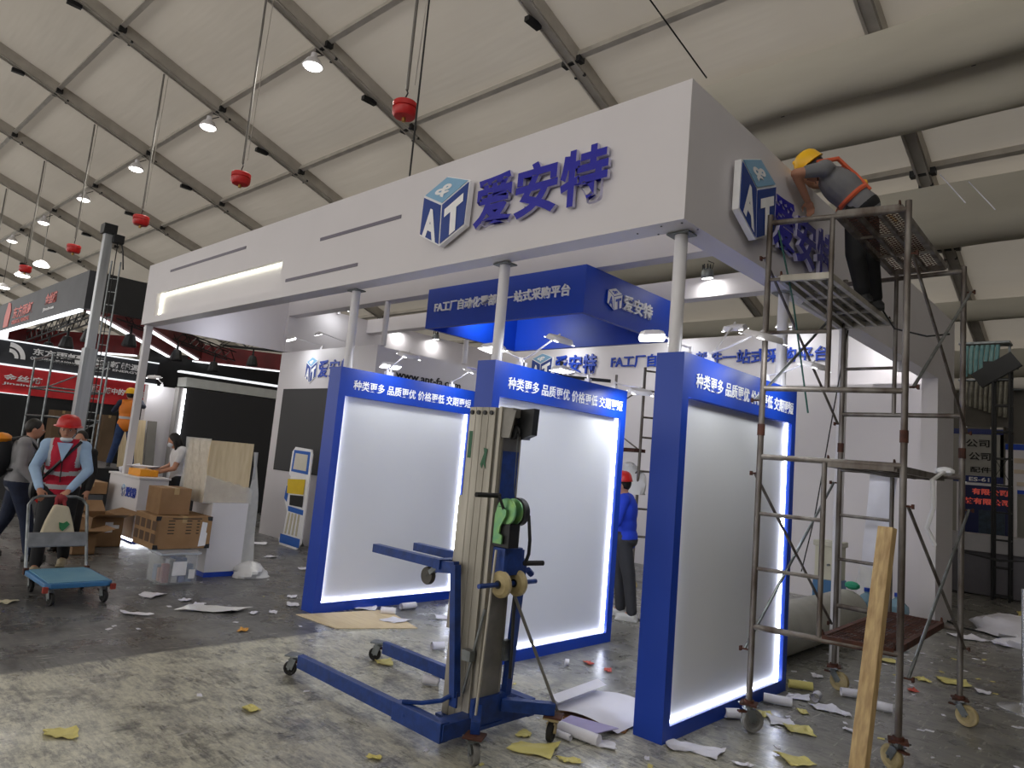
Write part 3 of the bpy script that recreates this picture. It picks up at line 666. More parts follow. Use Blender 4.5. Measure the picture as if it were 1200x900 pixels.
# forks
for y0 in (-.86, -.50):
    m = MB(); m.bar((-1.75, y0, .985), (-1.07, y0, .985), .055, .055); m.cbox((-1.75, y0, .985), (.006, .055, .055)); obj('fork', m, LB_, lift)
m = MB(); m.bar((-1.08, -.89, .985), (-1.08, -.47, .985), .06, .06); obj('fork_bar', m, LB_, lift)
# folded outriggers
m = MB(); m.bar((-.84, -.855, .25), (-.94, -.855, 1.0), .045, .05, up=(0, 1, 0)); m.bar((-.93, -.855, .985), (-1.10, -.855, .965), .045, .07); og = obj('outrigger', m, LB_, lift)
m = MB(); m.bar((-1.10, -.855, .96), (-1.15, -.86, .92), .05, .03); m.tube((-1.17, -.875, .9), (-1.17, -.835, .9), .008, 6); f_ = obj('caster_fork', m, W['galv'], og)
m = MB(); m.lathe((-1.18, -.875, .895), (0, 1, 0), [(.018, 0), (.04, .003), (.052, 0), (.056, .008), (.056, .026), (.052, .034), (.018, .034)], 22); obj('wheel', m, mat('grey_tyre', '4e4b47', .6), f_, smooth=True)
m = MB(); m.bar((-.71, -.55, .25), (-.66, -.555, 1.07), .04, .05, up=(0, 1, 0)); m.tube((-.66, -.5, 1.0), (-.66, -.46, .97), .02, 8); og2 = obj('outrigger', m, LB_, lift)
m = MB(); m.cbox((-.70, -.60, .52), (.035, .05, .12)); m.cbox((-.78, -.83, .50), (.07, .05, .06)); stuff(obj('clamp_plate', m, W['galv'], lift))
m = MB(); m.tube((-.66, -.58, .36), (-.67, -.59, .86), .011, 8); obj('lock_rod', m, W['black'], lift)
m = MB(); m.tube((-.80, -.83, .28), (-.70, -.81, .78), .009, 8); obj('brace_rod', m, W['galv'], lift)
m = MB(); m.tube((-.64, -.64, .88), (-.50, -.30, .17), .010, 8); obj('brace_rod', m, W['aludark'], lift)
m = MB(); m.tube((-.60, -.915, .14), (-.66, -.80, 1.13), .008, 8); obj('brace_rod', m, W['alu'], lift)
# base
for y in (-1.05, -.305):
    m = MB(); m.box((-2.27, y, .075), (-1.15, y+.05, .165)); lg = obj('base_leg', m, LB_, lift, bevel=.003)
    m = MB(); m.box((-1.16, y-.008, .065), (-.72, y+.058, .172)); m.tube((-1.05, y-.012, .12), (-1.05, y+.0, .12), .012, 8); obj('leg_sleeve', m, LB_, lg, bevel=.003)
    caster(lg, -2.35, y+.02, .05, 3.7, .15, W['rubber'], fork=W['galv'], tilt=.02, wt=.026)
m = MB(); m.box((-.82, -1.045, .075), (-.71, -.255, .165)); obj('cross_member', m, LB_, lift, bevel=.003)
m = MB(); m.box((-1.02, -.83, .085), (-.70, -.57, .103)); obj('mast_foot', m, LB_, lift)
m = MB(); m.box((-.72, -.84, .165), (-.69, -.56, .27)); obj('mast_bracket', m, LB_, lift)
m = MB(); m.cbox((-.84, -.862, .24), (.06, .012, .09)); m.path([(-1.1, -1.03, .18), (-1.0, -.97, .19), (-.9, -.90, .22), (-.85, -.87, .26)], .014, 6); obj('pivot_bracket', m, LB_, lift)
for (xa, ya), (xb, yb) in (((-.70, -.80), (-.545, -.96)), ((-.70, -.60), (-.50, -.33))):
    m = MB(); m.bar((xa, ya, .205), (xb, yb, .185), .055, .07); rl = obj('rear_arm', m, LB_, lift, bevel=.003)
    m = MB(); m.cbox((xb, yb, .145), (.11, .11, .010), .5); obj('caster_plate', m, W['rust'], rl)
caster(lift, -.545, -.965, .058, -.4, .14, mat('scuffed_wheel', '8b8a86', .6, scale=12, col2='4c4b49'), tilt=.02, wt=.032)
caster(lift, -.50, -.335, .058, -1.2, .14, W['rubber'], fork=W['tan'], tilt=.02, wt=.032)

# ================================================================ RIGHT REAR: roll, dispenser, bottles
m = MB(); prof = [(0.02, 0), (.06, .0), (.245, .01), (.255, .1), (.25, 1.2), (.245, 2.4), (.25, 2.9), (.06, 2.92), (.02, 2.92)]
m.lathe((-.56, 2.35, .255), Vector((.0, 1, 0)), prof, 26); 
tag(obj('fabric_roll', m, mat('grey_felt', 'a5a49c', .8, var=.12, scale=3, bump=.5), smooth=True), 'large pale grey roll of fabric lying behind the nearest light box', 'roll')
disp = thing('water_dispenser', 'white water dispenser with a blue base against the back wall behind the scaffold', 'water dispenser', (-1.0, 6.0, 0))
m = MB(); m.box((-1.16, 5.85, .5), (-.86, 6.15, .95)); obj('body', m, mat('cream_plastic', 'cfccb8', .5), disp, bevel=.015)
m = MB(); m.box((-1.17, 5.84, 0), (-.85, 6.16, .5)); obj('base', m, mat('dispenser_blue', '4a7aa8', .4), disp)
m = MB(); m.box((-1.18, 5.83, .93), (-.84, 6.17, 1.0)); obj('top_cover', m, mat('aged_white', 'c9c7b8', .5), disp, bevel=.01)
m = MB(); m.tube((-1.05, 5.84, .7), (-1.05, 5.79, .7), .015, 8); m.tube((-.97, 5.84, .7), (-.97, 5.79, .7), .015, 8); stuff(obj('tap', m, W['galv'], disp))
def bottle(x, y, lab, cap):
    t = thing('water_bottle', lab, 'bottle', (x, y, 0), 'blue water bottles on the floor'); m = MB()
    m.lathe((x, y, 0), (0, 0, 1), [(.12, 0), (.135, .01), (.135, .1), (.128, .12), (.135, .14), (.135, .22), (.128, .24), (.135, .26), (.13, .32), (.06, .39), (.03, .41), (.03, .44)], 22)
    obj('body', m, mat('bottle_blue', '7ea3b8', .12, spec=.6, alpha=.8), t, smooth=True)
    m = MB(); m.tube((x, y, .43), (x, y, .475), .034, 12); obj('cap', m, cap, t)
bottle(-.55, 6.0, 'blue water bottle standing directly behind the fabric roll', W['blue'])
bottle(-.2, 6.0, 'blue water bottle seen between the leaning timber and the scaffold post', W['blue'])
m = MB(); m.ell((-.50, 5.25, .56), (.09, .06, .05), 8, 5)
tag(obj('green_rag', m, mat('green_cloth', '2f9a78', .7), smooth=True), 'crumpled green wrapper lying on the end of the fabric roll', 'cloth')
def film_heap(lab, c, r, n=26, seed=1, mt=None, name='plastic_film', cat='plastic film'):
    rnd = random.Random(seed); m = MB(); N, Mn = 18, 9; vs = []
    for j in range(Mn+1):
        ph = math.pi/2*j/Mn
        for i in range(N):
            t = 2*math.pi*i/N; k = 1+.16*math.sin(3*t+j+seed)+.1*rnd.random()
            vs.append((c[0]+r[0]*math.sin(ph)*math.cos(t)*k, c[1]+r[1]*math.sin(ph)*math.sin(t)*k, c[2]+max(0.003, r[2]*math.cos(ph)*(1+.15*rnd.random()))))
    m.add(vs, [(j*N+i, (j+1)*N+i, (j+1)*N+(i+1) % N, j*N+(i+1) % N) for j in range(Mn) for i in range(N)]+[tuple(Mn*N+i for i in range(N))])
    return tag(obj(name, m, mt or W['film'], smooth=True), lab, cat)
film_heap('heap of clear plastic film on the floor behind the nearest light box', (-1.25, 4.3, 0), (.35, .35, .62), seed=3)
film_heap('bunched clear plastic film hanging low beside the second water bottle', (-.72, 6.75, 0), (.17, .17, .85), seed=5)

# round metal base of a queue post at the right edge
t = thing('barrier_post', 'chrome post on a round silver floor plate at the right picture edge', 'post', (1.35, 3.55, 0))
m = MB(); m.lathe((1.37, 3.55, 0), (0, 0, 1), [(.19, 0), (.19, .008), (.15, .02), (.04, .045), (.03, .06)], 30); obj('base', m, mat('chrome', 'c9cacc', .25, .8), t, smooth=True)
m = MB(); m.tube((1.37, 3.55, .05), (1.37, 3.55, .98), .02, 14); obj('pole', m, mat('chrome', 'c9cacc', .25, .8), t, smooth=True)

# scaffold inside the booth, between the second and third light boxes
sb = thing('inner_scaffold', 'slim scaffold frame with white caster inside the booth behind the blue-jacketed worker', 'scaffold', (-3.9, 5.2, 0))
P1, P2 = Vector((-3.42, 5.0, 0)), Vector((-4.35, 5.6, 0))
for q in (P1, P1+Vector((.55, .75, 0)), P2+Vector((-.7, -.6, 0)), P2):
    m = MB(); m.tube((q.x, q.y, .14), (q.x, q.y, 3.25), .022, 8); obj('post', m, W['steel'], sb, smooth=True)
for z in (.75, 1.15, 1.7, 2.2, 2.5, 2.9, 3.2):
    m = MB(); m.tube(P1+Vector((0, 0, z)), P1+Vector((.55, .75, z)), .016, 6); obj('rung', m, W['steel'], sb)
for za, zb in ((.6, 1.7), (1.7, .6), (2.0, 2.95), (2.95, 2.0)):
    m = MB(); m.tube(P1+Vector((0, 0, za)), P2+Vector((-.7, -.6, zb)), .012, 6); obj('cross_brace', m, W['steel'], sb)
m = MB(); m.bar(P1+Vector((0, 0, 2.0)), P2+Vector((-.7, -.6, 2.0)), .3, .05); obj('deck', m, W['rust'], sb)
m = MB(); m.bar(P2+Vector((-.7, -.6, 3.15)), P2+Vector((.1, -.3, 3.1)), .05, .05); m.bar(P2+Vector((-.7, -.6, 3.15)), P2+Vector((-.7, -.6, 3.4)), .04); obj('top_rail', m, W['black'], sb)
caster(sb, P1.x, P1.y, .06, .5, .15, W['tan']); caster(sb, P1.x+.55, P1.y+.75, .06, .5, .15, W['tan'])
film_heap('grey plastic bag hanging on the inner scaffold above the worker in blue', (-3.62, 5.05, 1.35), (.3, .12, .42), seed=8)
m = MB(); m.path([(-3.5, 4.9, .01), (-3.2, 4.2, .008), (-2.8, 3.9, .008), (-2.4, 3.2, .008), (-2.0, 3.3, .008)], .007, 6)
tag(obj('floor_cable', m, W['black']), 'black cable on the floor behind the worker in blue', 'cable')

# ================================================================ FAR RIGHT
NTH = 'first second third fourth fifth sixth seventh eighth ninth'.split()
tr = thing('truss_tower', 'black box truss tower standing at the right in front of the signboards', 'truss', (.12, 11.3, 0))
for dx, dy in ((-.12, -.12), (.13, -.12), (-.12, .13), (.13, .13)):
    m = MB(); m.tube((.12+dx, 11.3+dy, .02), (.12+dx, 11.3+dy, 4.1), .022, 8); obj('post', m, W['black'], tr)
for k in range(9):
    z = .1+k*.48
    m = MB(); m.bar((0, 11.18, z), (.25, 11.18, z), .025); m.bar((0, 11.43, z), (.25, 11.43, z), .025); m.bar((.25, 11.18, z), (.25, 11.43, z), .025); obj('rung', m, W['black'], tr)
for z in (1.55, 2.1):
    m = MB(); m.bar((0, 11.17, z), (.25, 11.17, z+.45), .01); m.bar((.25, 11.17, z), (0, 11.17, z+.45), .01); obj('diagonal', m, W['black'], tr)
m = MB(); m.prism([(-.75, .05), (0, -.06), (.55, .03), (0, -.01)], (.12, 11.15, .75), (1, 0, 0), (0, 0, 1), .02); obj('foot_brace', m, W['black'], tr)
m = MB(); m.bar((-.25, 11.2, 3.9), (.35, 11.2, 4.3), .12, .3); m.cbox((.1, 11.3, 4.2), (.5, .3, .12)); obj('top_bracket', m, W['black'], tr)
mp_ = thing('smoky_panel', 'dark smoky panel on thin posts behind the truss tower', 'panel', (-.3, 12.7, 0)); m = MB(); m.box((-.75, 12.6, 3.2), (.1, 12.75, 4.1)); obj('panel_face', m, mat('smoky_panel', '55514a', .3, var=.2, scale=2), mp_)
for x in (-.70, .05):
    m = MB(); m.box((x-.02, 12.65, 0), (x+.02, 12.7, 4.9)); obj('post', m, W['galv'], mp_)
m = MB(); m.box((-.75, 12.3, 4.82), (.1, 12.7, 4.86)); obj('hanging_rail', m, W['galv'], mp_); m = MB(); m.box((-.75, 12.3, 4.08), (.1, 12.62, 4.11)); obj('hanging_rail', m, W['galv'], mp_)
for k in range(7):
    x = -.62+k*.085; m = MB(); m.path([(x, 12.3, 4.16+.05*(k % 2)), (x+.01, 12.24, 4.45), (x+.02, 12.33, 4.78)], .038, 7)
    tag(obj('cloth_roll', m, mat('teal_cloth', '5f8f92', .7, scale=8, col2='83a6a4', bump=.4), smooth=True), 'teal cloth roll in the row above the smoky panel, '+NTH[k]+' from the booth corner', 'cloth', 'teal cloth rolls hung in a row')
for k in range(9):
    x = -.62+k*.08; m = MB(); m.path([(x, 12.36, 3.6-.03*k), (x+.01, 12.32, 3.85-.02*k), (x+.02, 12.36, 4.06)], .034, 6)
    tag(obj('cloth_bundle', m, mat('beige_cloth', '9a978a', .75, scale=8, col2='6e6b60', bump=.4), smooth=True), 'beige cloth bundle under the teal rolls, '+NTH[k]+' from the booth corner', 'cloth', 'beige cloth bundles hung in a row')
def board(name, lab, x0, x1, y, z0, z1, m0, cat='signboard', rz=0):
    t = thing(name, lab, cat, ((x0+x1)/2, y, z0)); m = MB(); m.box((x0, y, z0), (x1, y+.05, z1)); obj('panel', m, m0, t); return t
t = board('exhibitor_sign', 'grey exhibitor sign with black characters and dark blue bands', -1.5, -.40, 15.2, 2.15, 3.38, mat('grey_board', '9c9a94', .5))
m = MB(); m.box((-1.5, 15.18, 3.26), (-.40, 15.2, 3.38)); m.box((-1.5, 15.18, 2.15), (-.40, 15.2, 2.30)); obj('band', m, mat('navy_print', '1b2a6a', .5), t)
for s, x, z, w, h in (('公司', -1.12, 2.96, .46, .18), ('公司', -1.06, 2.66, .42, .18), ('配件', -1.03, 2.38, .4, .13)):
    mm = MB(); text_on(mm, s, (x, 15.195, z), (w, 0, 0), (0, 0, h), .02, .006); obj('lettering', mm, W['ink'], t)
mm = MB(); text_on(mm, 'ES-612', (-1.05, 15.175, 2.18), (.52, 0, 0), (0, 0, .09), .02, .004); obj('lettering', mm, W['inkwhite'], t)
m = MB(); m.box((-1.5, 15.2, 0), (-1.44, 15.26, 3.38)); m.box((-.46, 15.2, 0), (-.40, 15.26, 3.38)); obj('stand', m, W['galv'], t)
t = board('info_board', 'pale leaning information board with blue edges right of the truss tower', -.25, .55, 14.4, 1.95, 3.0, W['white'])
m = MB(); m.box((-.25, 14.38, 2.88), (.55, 14.4, 3.0)); m.box((-.25, 14.38, 1.95), (.55, 14.4, 2.03)); obj('band', m, W['boxblue'], t)
m = MB(); m.box((-.1, 14.38, 2.60), (.4, 14.4, 2.70)); m.box((-.1, 14.38, 2.38), (.4, 14.4, 2.46)); m.box((-.05, 14.38, 2.12), (.15, 14.4, 2.2)); m.box((.22, 14.38, 2.12), (.42, 14.4, 2.2)); obj('print', m, mat('faded_print', 'c9b9a6', .5), t)
m = MB(); m.box((-.2, 14.45, 0), (-.15, 14.5, 2.9)); m.box((.45, 14.45, 0), (.5, 14.5, 2.9)); obj('stand', m, W['galv'], t)
t = board('led_display', 'dark blue display with red characters behind the grey reception desk', -.95, -.02, 13.6, .85, 2.05, mat('display_blue', '16204f', .4))
for s, x, z, w, h in (('有限公司', -.72, 1.86, .62, .13), ('技有限公司', -.85, 1.66, .78, .13)):
    mm = MB(); text_on(mm, s, (x, 13.59, z), (w, 0, 0), (0, 0, h), .03, .006); obj('lettering', mm, mat('lit_red', 'd0554a', .5, emit=.2), t)
m = MB(); m.box((-.60, 13.58, 1.0), (-.15, 13.6, 1.55)); obj('inset_picture', m, mat('inset_dark', '2b3a4a', .4, var=.4, scale=14), t)
m = MB(); m.box((-1.0, 13.62, 0), (.05, 13.66, 2.1)); obj('back_panel', m, W['white'], t)
dk = thing('reception_desk', 'grey angular reception desk at the far right', 'desk', (0, 12.3, 0))
m = MB(); m.prism([(-1.2, 1.1), (.95, 1.1), (1.15, .80), (-1.2, .80)], (0, 12.6, 0), (1, 0, 0), (0, 0, 1), .9); obj('counter_top', m, mat('desk_light', 'a5a3a6', .5), dk)
m = MB(); m.prism([(-1.2, .8), (1.05, .8), (.75, .02), (-1.2, .02)], (0, 12.5, 0), (1, 0, 0), (0, 0, 1), .7); obj('desk_body', m, mat('desk_dark', '636168', .5), dk)
m = MB(); m.ell((-.55, 12.2, .3), (.2, .1, .26), 10, 6); tag(obj('plastic_bundle', m, W['film'], smooth=True), 'bundle of clear plastic leaning on the grey desk', 'plastic film')
m = MB(); m.path([(-.1, 7.9, .01), (.2, 7.4, .01), (.5, 7.3, .01), (.9, 6.9, .012)], .012, 6); tag(obj('floor_cable', m, W['black']), 'dark cable on the floor by the right booth corner', 'cable')
# debris heap at the right edge
film_heap('crumpled lavender-white plastic sheet in the debris heap at the right', (.75, 7.75, 0), (.45, .4, .22), seed=11, mt=W['paperw'])
film_heap('cream foam sheet on top of the debris heap at the right', (1.15, 8.05, .0), (.28, .25, .42), seed=12, mt=W['paperc'])
film_heap('yellow packing sheet lying behind the debris heap', (1.1, 8.95, 0), (.55, .38, .2), seed=14, mt=W['papery'])
film_heap('white plastic sheet nearest the camera in the debris heap', (1.25, 6.8, 0), (.5, .3, .16), seed=15, mt=W['paperw'])
# ================================================================ PEOPLE
def capsule(mb, p, q, r1, r2, n=10):
    p = Vector(p); q = Vector(q); d = q-p; L = d.length
    if L < 1e-5: d = Vector((0, 0, 1)); L = 1e-5
    pr = [(r1*math.sin(a), -r1*math.cos(a)) for a in (.25, .8, 1.35)]+[(r2*math.cos(a), L+r2*math.sin(a)) for a in (.2, .75, 1.3)]
    mb.lathe(p, d, pr, n)
def remeshed(name, mb, voxel, m, parent, smooth_it=4, matfn=None):
    me = bpy.data.meshes.new(name); me.from_pydata([tuple(v) for v in mb.v], [], mb.f)
    bm = bmesh.new(); bm.from_mesh(me); bmesh.ops.recalc_face_normals(bm, faces=bm.faces); bm.to_mesh(me); bm.free()
    o = bpy.data.objects.new(name, me); COL.objects.link(o)
    r = o.modifiers.new('r', 'REMESH'); r.mode = 'VOXEL'; r.voxel_size = voxel
    s = o.modifiers.new('s', 'SMOOTH'); s.iterations = smooth_it; s.factor = .5
    bpy.context.view_layer.update()
    new = bpy.data.meshes.new_from_object(o.evaluated_get(bpy.context.evaluated_depsgraph_get()))
    o.modifiers.clear(); o.data = new; bpy.data.meshes.remove(me); new.name = name
    new.materials.clear()
    for x in (m if isinstance(m, list) else [m]): new.materials.append(x)
    new.polygons.foreach_set('use_smooth', [True]*len(new.polygons))
    if matfn:
        for p in new.polygons: p.material_index = matfn(p.center)
    o.parent = parent; return o
SK = W['skin']
def figure(lab, loc, rz, J, top, legs, shoe, hair=None, helmet=None, mask=None, sleeve='long', scale=1., wide=1., vox=.010, name='person', glasses=False, curl=.5, cuff=None):
    """J: joints in the person's own frame, x = their right, y = forward, z = up"""
    t = thing(name, lab, 'person', loc, rz=rz)
    D = dict(hip=(0, 0, .93), chest=(0, .01, 1.25), neck=(0, .0, 1.43), head=(0, .03, 1.57), rsh=(.17, 0, 1.38), lsh=(-.17, 0, 1.38),
             rel=(.22, -.02, 1.10), lel=(-.22, -.02, 1.10), rwr=(.22, .08, .86), lwr=(-.22, .08, .86), rhip=(.09, 0, .90), lhip=(-.09, 0, .90),
             rkn=(.10, .03, .50), lkn=(-.10, .03, .50), ran=(.10, 0, .09), lan=(-.10, 0, .09), look=(0, 1, 0))
    D.update(J); D = {k: Vector(v)*(scale if k != 'look' else 1) for k, v in D.items()}; s = scale
    up = (D['neck']-D['hip']).normalized(); side = (D['rsh']-D['lsh']).normalized(); fw = up.cross(side).normalized(); side = fw.cross(up)
    MT = Matrix((side, fw, up)).transposed()
    def torso(m, g, low=True, sw=1.):
        m.ell(D['chest'], ((.165*wide+g)*s, (.115*wide+g)*s, (.20+g)*s), 16, 10, MT)
        m.ell((D['chest']+D['hip'])/2, ((.145*wide+g)*s, (.105*wide+g)*s, (.17+g)*s), 16, 10, MT)
        if low: m.ell(D['hip'], ((.16*wide+g)*s, (.115*wide+g)*s, (.14+g)*s), 16, 10, MT)
        mid_ = (D['lsh']+D['rsh'])/2; capsule(m, mid_+(D['lsh']-mid_)*sw, mid_+(D['rsh']-mid_)*sw, (.062+g)*s, (.062+g)*s, 12)
        capsule(m, D['chest']+up*.08*s, D['neck']-up*.03*s, (.09+g)*s, (.055+g)*s, 12)
    def arm(m, k, g, a=0., b=1.):
        sh, el, wr = D[k+'sh'], D[k+'el'], D[k+'wr']
        capsule(m, sh, sh+(el-sh)*min(1, b*2) if b < .5 else el, (.054+g)*s, (.042+g)*s)
        if b > .5: capsule(m, el, el+(wr-el)*(b-.5)*2, (.042+g)*s, (.040-.012*(b-.5)*2+g)*s)
    def leg(m, k, g, end=1.):
        h, kn, an = D[k+'hip'], D[k+'kn'], D[k+'an']
        capsule(m, h, kn, (.085+g)*s, (.057+g)*s, 12); capsule(m, kn, kn+(an-kn)*end, (.057+g)*s, (.040+g)*s, 12)
    lk = D['look'].normalized(); hup = (D['head']-D['neck']).normalized(); hs = lk.cross(hup).normalized(); hu = hs.cross(lk).normalized()
    MH = Matrix((hs, lk, hu)).transposed(); H = D['head']; hp = lambda x, y, z: H+hs*x*s+lk*y*s+hu*z*s
    b = MB(); torso(b, 0)
    for k in 'lr':
        arm(b, k, 0); leg(b, k, 0)
        wr, el = D[k+'wr'], D[k+'el']; d = (wr-el).normalized(); ps = d.cross(Vector((0, 0, 1)) if abs(d.z) < .9 else lk).normalized(); pn = ps.cross(d).normalized()
        if pn.z > 0: pn = -pn
        sg = 1 if ((-side if k == 'r' else side).dot(ps) > 0) else -1
        pc = wr+d*.05*s; Mh = Matrix((ps, d, pn)).transposed(); b.ell(pc, (.040*s, .052*s, .018*s), 10, 6, Mh)
        for i, (off_, ln) in enumerate(((.030, .066), (.011, .078), (-.009, .072), (-.028, .056))):
            q0 = wr+d*.085*s+ps*off_*sg*s; q1 = q0+(d*(1-curl*.5)+pn*curl*.7).normalized()*ln*.55*s; q2 = q1+(d*(1-curl*1.1)+pn*curl*1.2).normalized()*ln*.5*s
            capsule(b, q0, q1, .0095*s, .009*s, 6); capsule(b, q1, q2, .009*s, .0078*s, 6)
        q0 = wr+d*.03*s+ps*.032*sg*s; q1 = q0+(d*.7+ps*sg*.8+pn*.3).normalized()*.038*s; q2 = q1+(d+pn*.5).normalized()*.03*s
        capsule(b, q0, q1, .0125*s, .0105*s, 6); capsule(b, q1, q2, .0105*s, .009*s, 6)
        an = D[k+'an']; capsule(b, an, an+Vector((0, .10, -.045))*s, .036*s, .03*s)
    capsule(b, D['neck']-up*.04*s, H-hu*.05*s, .055*s, .052*s, 12)
    b.ell(H, (.074*s, .092*s, .108*s), 18, 12, MH); b.ell(hp(0, .025, -.06), (.056*s, .062*s, .055*s), 14, 8, MH)
    b.ell(hp(0, .095, -.015), (.013*s, .018*s, .024*s), 8, 6, MH); b.ell(hp(0, .083, .012), (.05*s, .012*s, .012*s), 8, 6, MH); b.ell(hp(0, .084, -.052), (.024*s, .012*s, .010*s), 8, 6, MH)
    for e in (1, -1): b.ell(hp(e*.076, -.005, -.01), (.010*s, .02*s, .03*s), 8, 6, MH)
    remeshed('body', b, vox, SK, t, 3)
    for e in (1, -1):
        m = MB(); m.ell(hp(e*.030, .083, .0), (.013*s, .009*s, .007*s), 8, 6, MH); ey = obj('eye', m, mat('eye_white', 'd8d2cc', .3), t, local=True); m = MB(); m.ell(hp(e*.030, .089, .0), (.006*s, .005*s, .006*s), 6, 5, MH); obj('iris', m, W['ink'], ey, local=True)
    if not mask == 'face': m = MB(); m.ell(hp(0, .093, -.054), (.021*s, .005*s, .004*s), 8, 5, MH); obj('mouth', m, mat('lips', '8a4a40', .5), t, local=True)
    # clothes
    b = MB(); torso(b, .016, True)
    for k in 'lr': arm(b, k, .014, b=dict(long=.97, short=.30, half=.62)[sleeve])
    tm, tf = top if isinstance(top, tuple) else (top, None)
    remeshed('shirt', b, .013, tm, t, 3, tf)
    b = MB(); b.ell(D['hip']-up*.02*s, ((.165*wide+.012)*s, (.12*wide+.012)*s, .12*s), 16, 8, MT)
    for k in 'lr': leg(b, k, .022, .96)
    remeshed('trousers', b, .014, legs, t, 3)
    for k in 'lr':
        an = D[k+'an']; b = MB(); g0 = an.z-.06*s
        b.ell((an.x, an.y+.055*s, an.z-.045*s), (.048*s, .135*s, .045*s), 14, 8); capsule(b, (an.x, an.y-.02*s, an.z-.04*s), (an.x, an.y, an.z+.0), .045*s, .045*s); b.box((an.x-.045*s, an.y-.075*s, an.z-.09*s), (an.x+.045*s, an.y+.185*s, an.z-.07*s))
        remeshed('shoe', b, .012, shoe, t, 2)
    if hair:
        b = MB(); b.ell(hp(0, -.018, .022), (.084*s, .094*s, .105*s), 16, 10, MH)
        if hair == 'long':
            b.ell(hp(0, -.05, -.06), (.09*s, .065*s, .15*s), 14, 10, MH)
            for e in (1, -1): capsule(b, hp(e*.075, .0, -.02), hp(e*.085, .03, -.20), .03*s, .02*s)
            capsule(b, hp(0, -.05, -.1), hp(0, -.04, -.27), .07*s, .045*s)
        o = MB(); remeshed('hair', b, .010, W['hair'], t, 2)
    if helmet:
        m = MB(); pr = [(.118, .0), (.116, .03), (.105, .075), (.08, .108), (.045, .125), (.0, .13)]
        m.lathe(hp(0, -.005, .035), hu, [(r*s, z*s) for r, z in pr], 20)
        m.lathe(hp(0, .01, .030), hu, [(.125*s, 0), (.140*s, .004*s), (.138*s, .010*s), (.115*s, .014*s)], 20); m.ell(hp(0, .115, .036), (.075*s, .05*s, .008*s), 12, 5, MH)
        m.bar(hp(0, -.1, .12), hp(0, .09, .135), .03*s, .02*s); hl = obj('helmet', m, helmet, t, smooth=True, local=True)
        m = MB()
        for e in (1, -1): m.path([hp(e*.082, .02, .04), hp(e*.082, .02, -.05), hp(e*.03, .05, -.118)], .004*s, 5)
        stuff(obj('chin_strap', m, W['black'], hl, local=True))
    if mask:
        m = MB(); zz = -.045 if mask == 'face' else -.105; m.ell(hp(0, .055 if mask == 'face' else .03, zz), (.062*s, .062*s, .048*s if mask == 'face' else .035*s), 14, 8, MH)
        obj('face_mask', m, mat('mask_white', 'd9dee6', .7), t, smooth=True, local=True)
    return t, D, dict(up=up, side=side, fw=fw, hp=hp, MT=MT, torso=torso, s=s)
def C_(n, c, c2=None, sc_=10): return mat(n, c, .8, scale=sc_, col2=c2, bump=.3)
face = lambda dx, dy: math.atan2(-dx, dy)      # rotation whose forward (+y) points along (dx, dy)

# man in red vest pushing the trolley
t, D, F = figure('man in a red helmet and red reflective vest pushing the blue platform trolley', (-6.83, -1.50, 0), face(.93, -.36),
    dict(hip=(0, -.02, .93), chest=(0, .05, 1.24), neck=(0, .10, 1.41), head=(0, .15, 1.555), rsh=(.17, .08, 1.37), lsh=(-.17, .08, 1.37), rel=(.25, .16, 1.12), lel=(-.25, .16, 1.12),
         rwr=(.13, .45, .92), lwr=(-.13, .45, .92), rkn=(.10, .10, .50), ran=(.10, .12, .09), lkn=(-.10, -.02, .50), lan=(-.10, -.28, .12), look=(0, 1, -.12)),
    C_('pale_blue_shirt', '9db9d8'), C_('black_trousers', '1a1b1f'), mat('shoe_tan', 'a59a80', .6), helmet=W['red'], mask='chin', wide=1.05, scale=1.02, curl=.9, hair='short')
def vest(c):
    l = c/F['s']; a = (l-D['hip']/F['s']).dot(F['up']); x = abs((l-D['hip']/F['s']).dot(F['side']))
    if .0 < a < .05 or .15 < a < .20: return 1
    if .115 < x < .165 and a > .24: return 1
    return 0
m = MB(); m.prism([(-.075, .05), (.075, .05), (.0, -.15)], D['neck']+Vector((0, .105, -.06)), (1, 0, 0), (0, -.25, 1), -.03); obj('open_collar', m, C_('pale_blue_shirt', '9db9d8'), t, local=True)
b = MB(); F['torso'](b, .028, True, .62); remeshed('safety_vest', b, .013, [C_('vest_red', 'c3203c'), mat('reflective_grey', 'b9b9bd', .35)], t, 2, vest)
m = MB(); pts = [D['lsh']+Vector((.03, .06, .06)), D['chest']+Vector((-.03, .17, .03)), D['hip']+Vector((.14, .17, .12)), D['hip']+Vector((.22, .05, .02))]; m.path(pts, .018, 6); sb_ = obj('shoulder_strap', m, W['black'], t, local=True)
m = MB(); m.ell(D['hip']+Vector((.24, .02, -.04)), (.06, .13, .14), 10, 8); obj('shoulder_bag', m, W['black'], t, smooth=True, local=True)
m = MB(); m.path([D['neck']+Vector((-.05, .06, 0)), D['chest']+Vector((0, .165, .0)), D['hip']+Vector((.0, .165, .05))], .006, 5); obj('lanyard', m, W['black'], t, local=True)

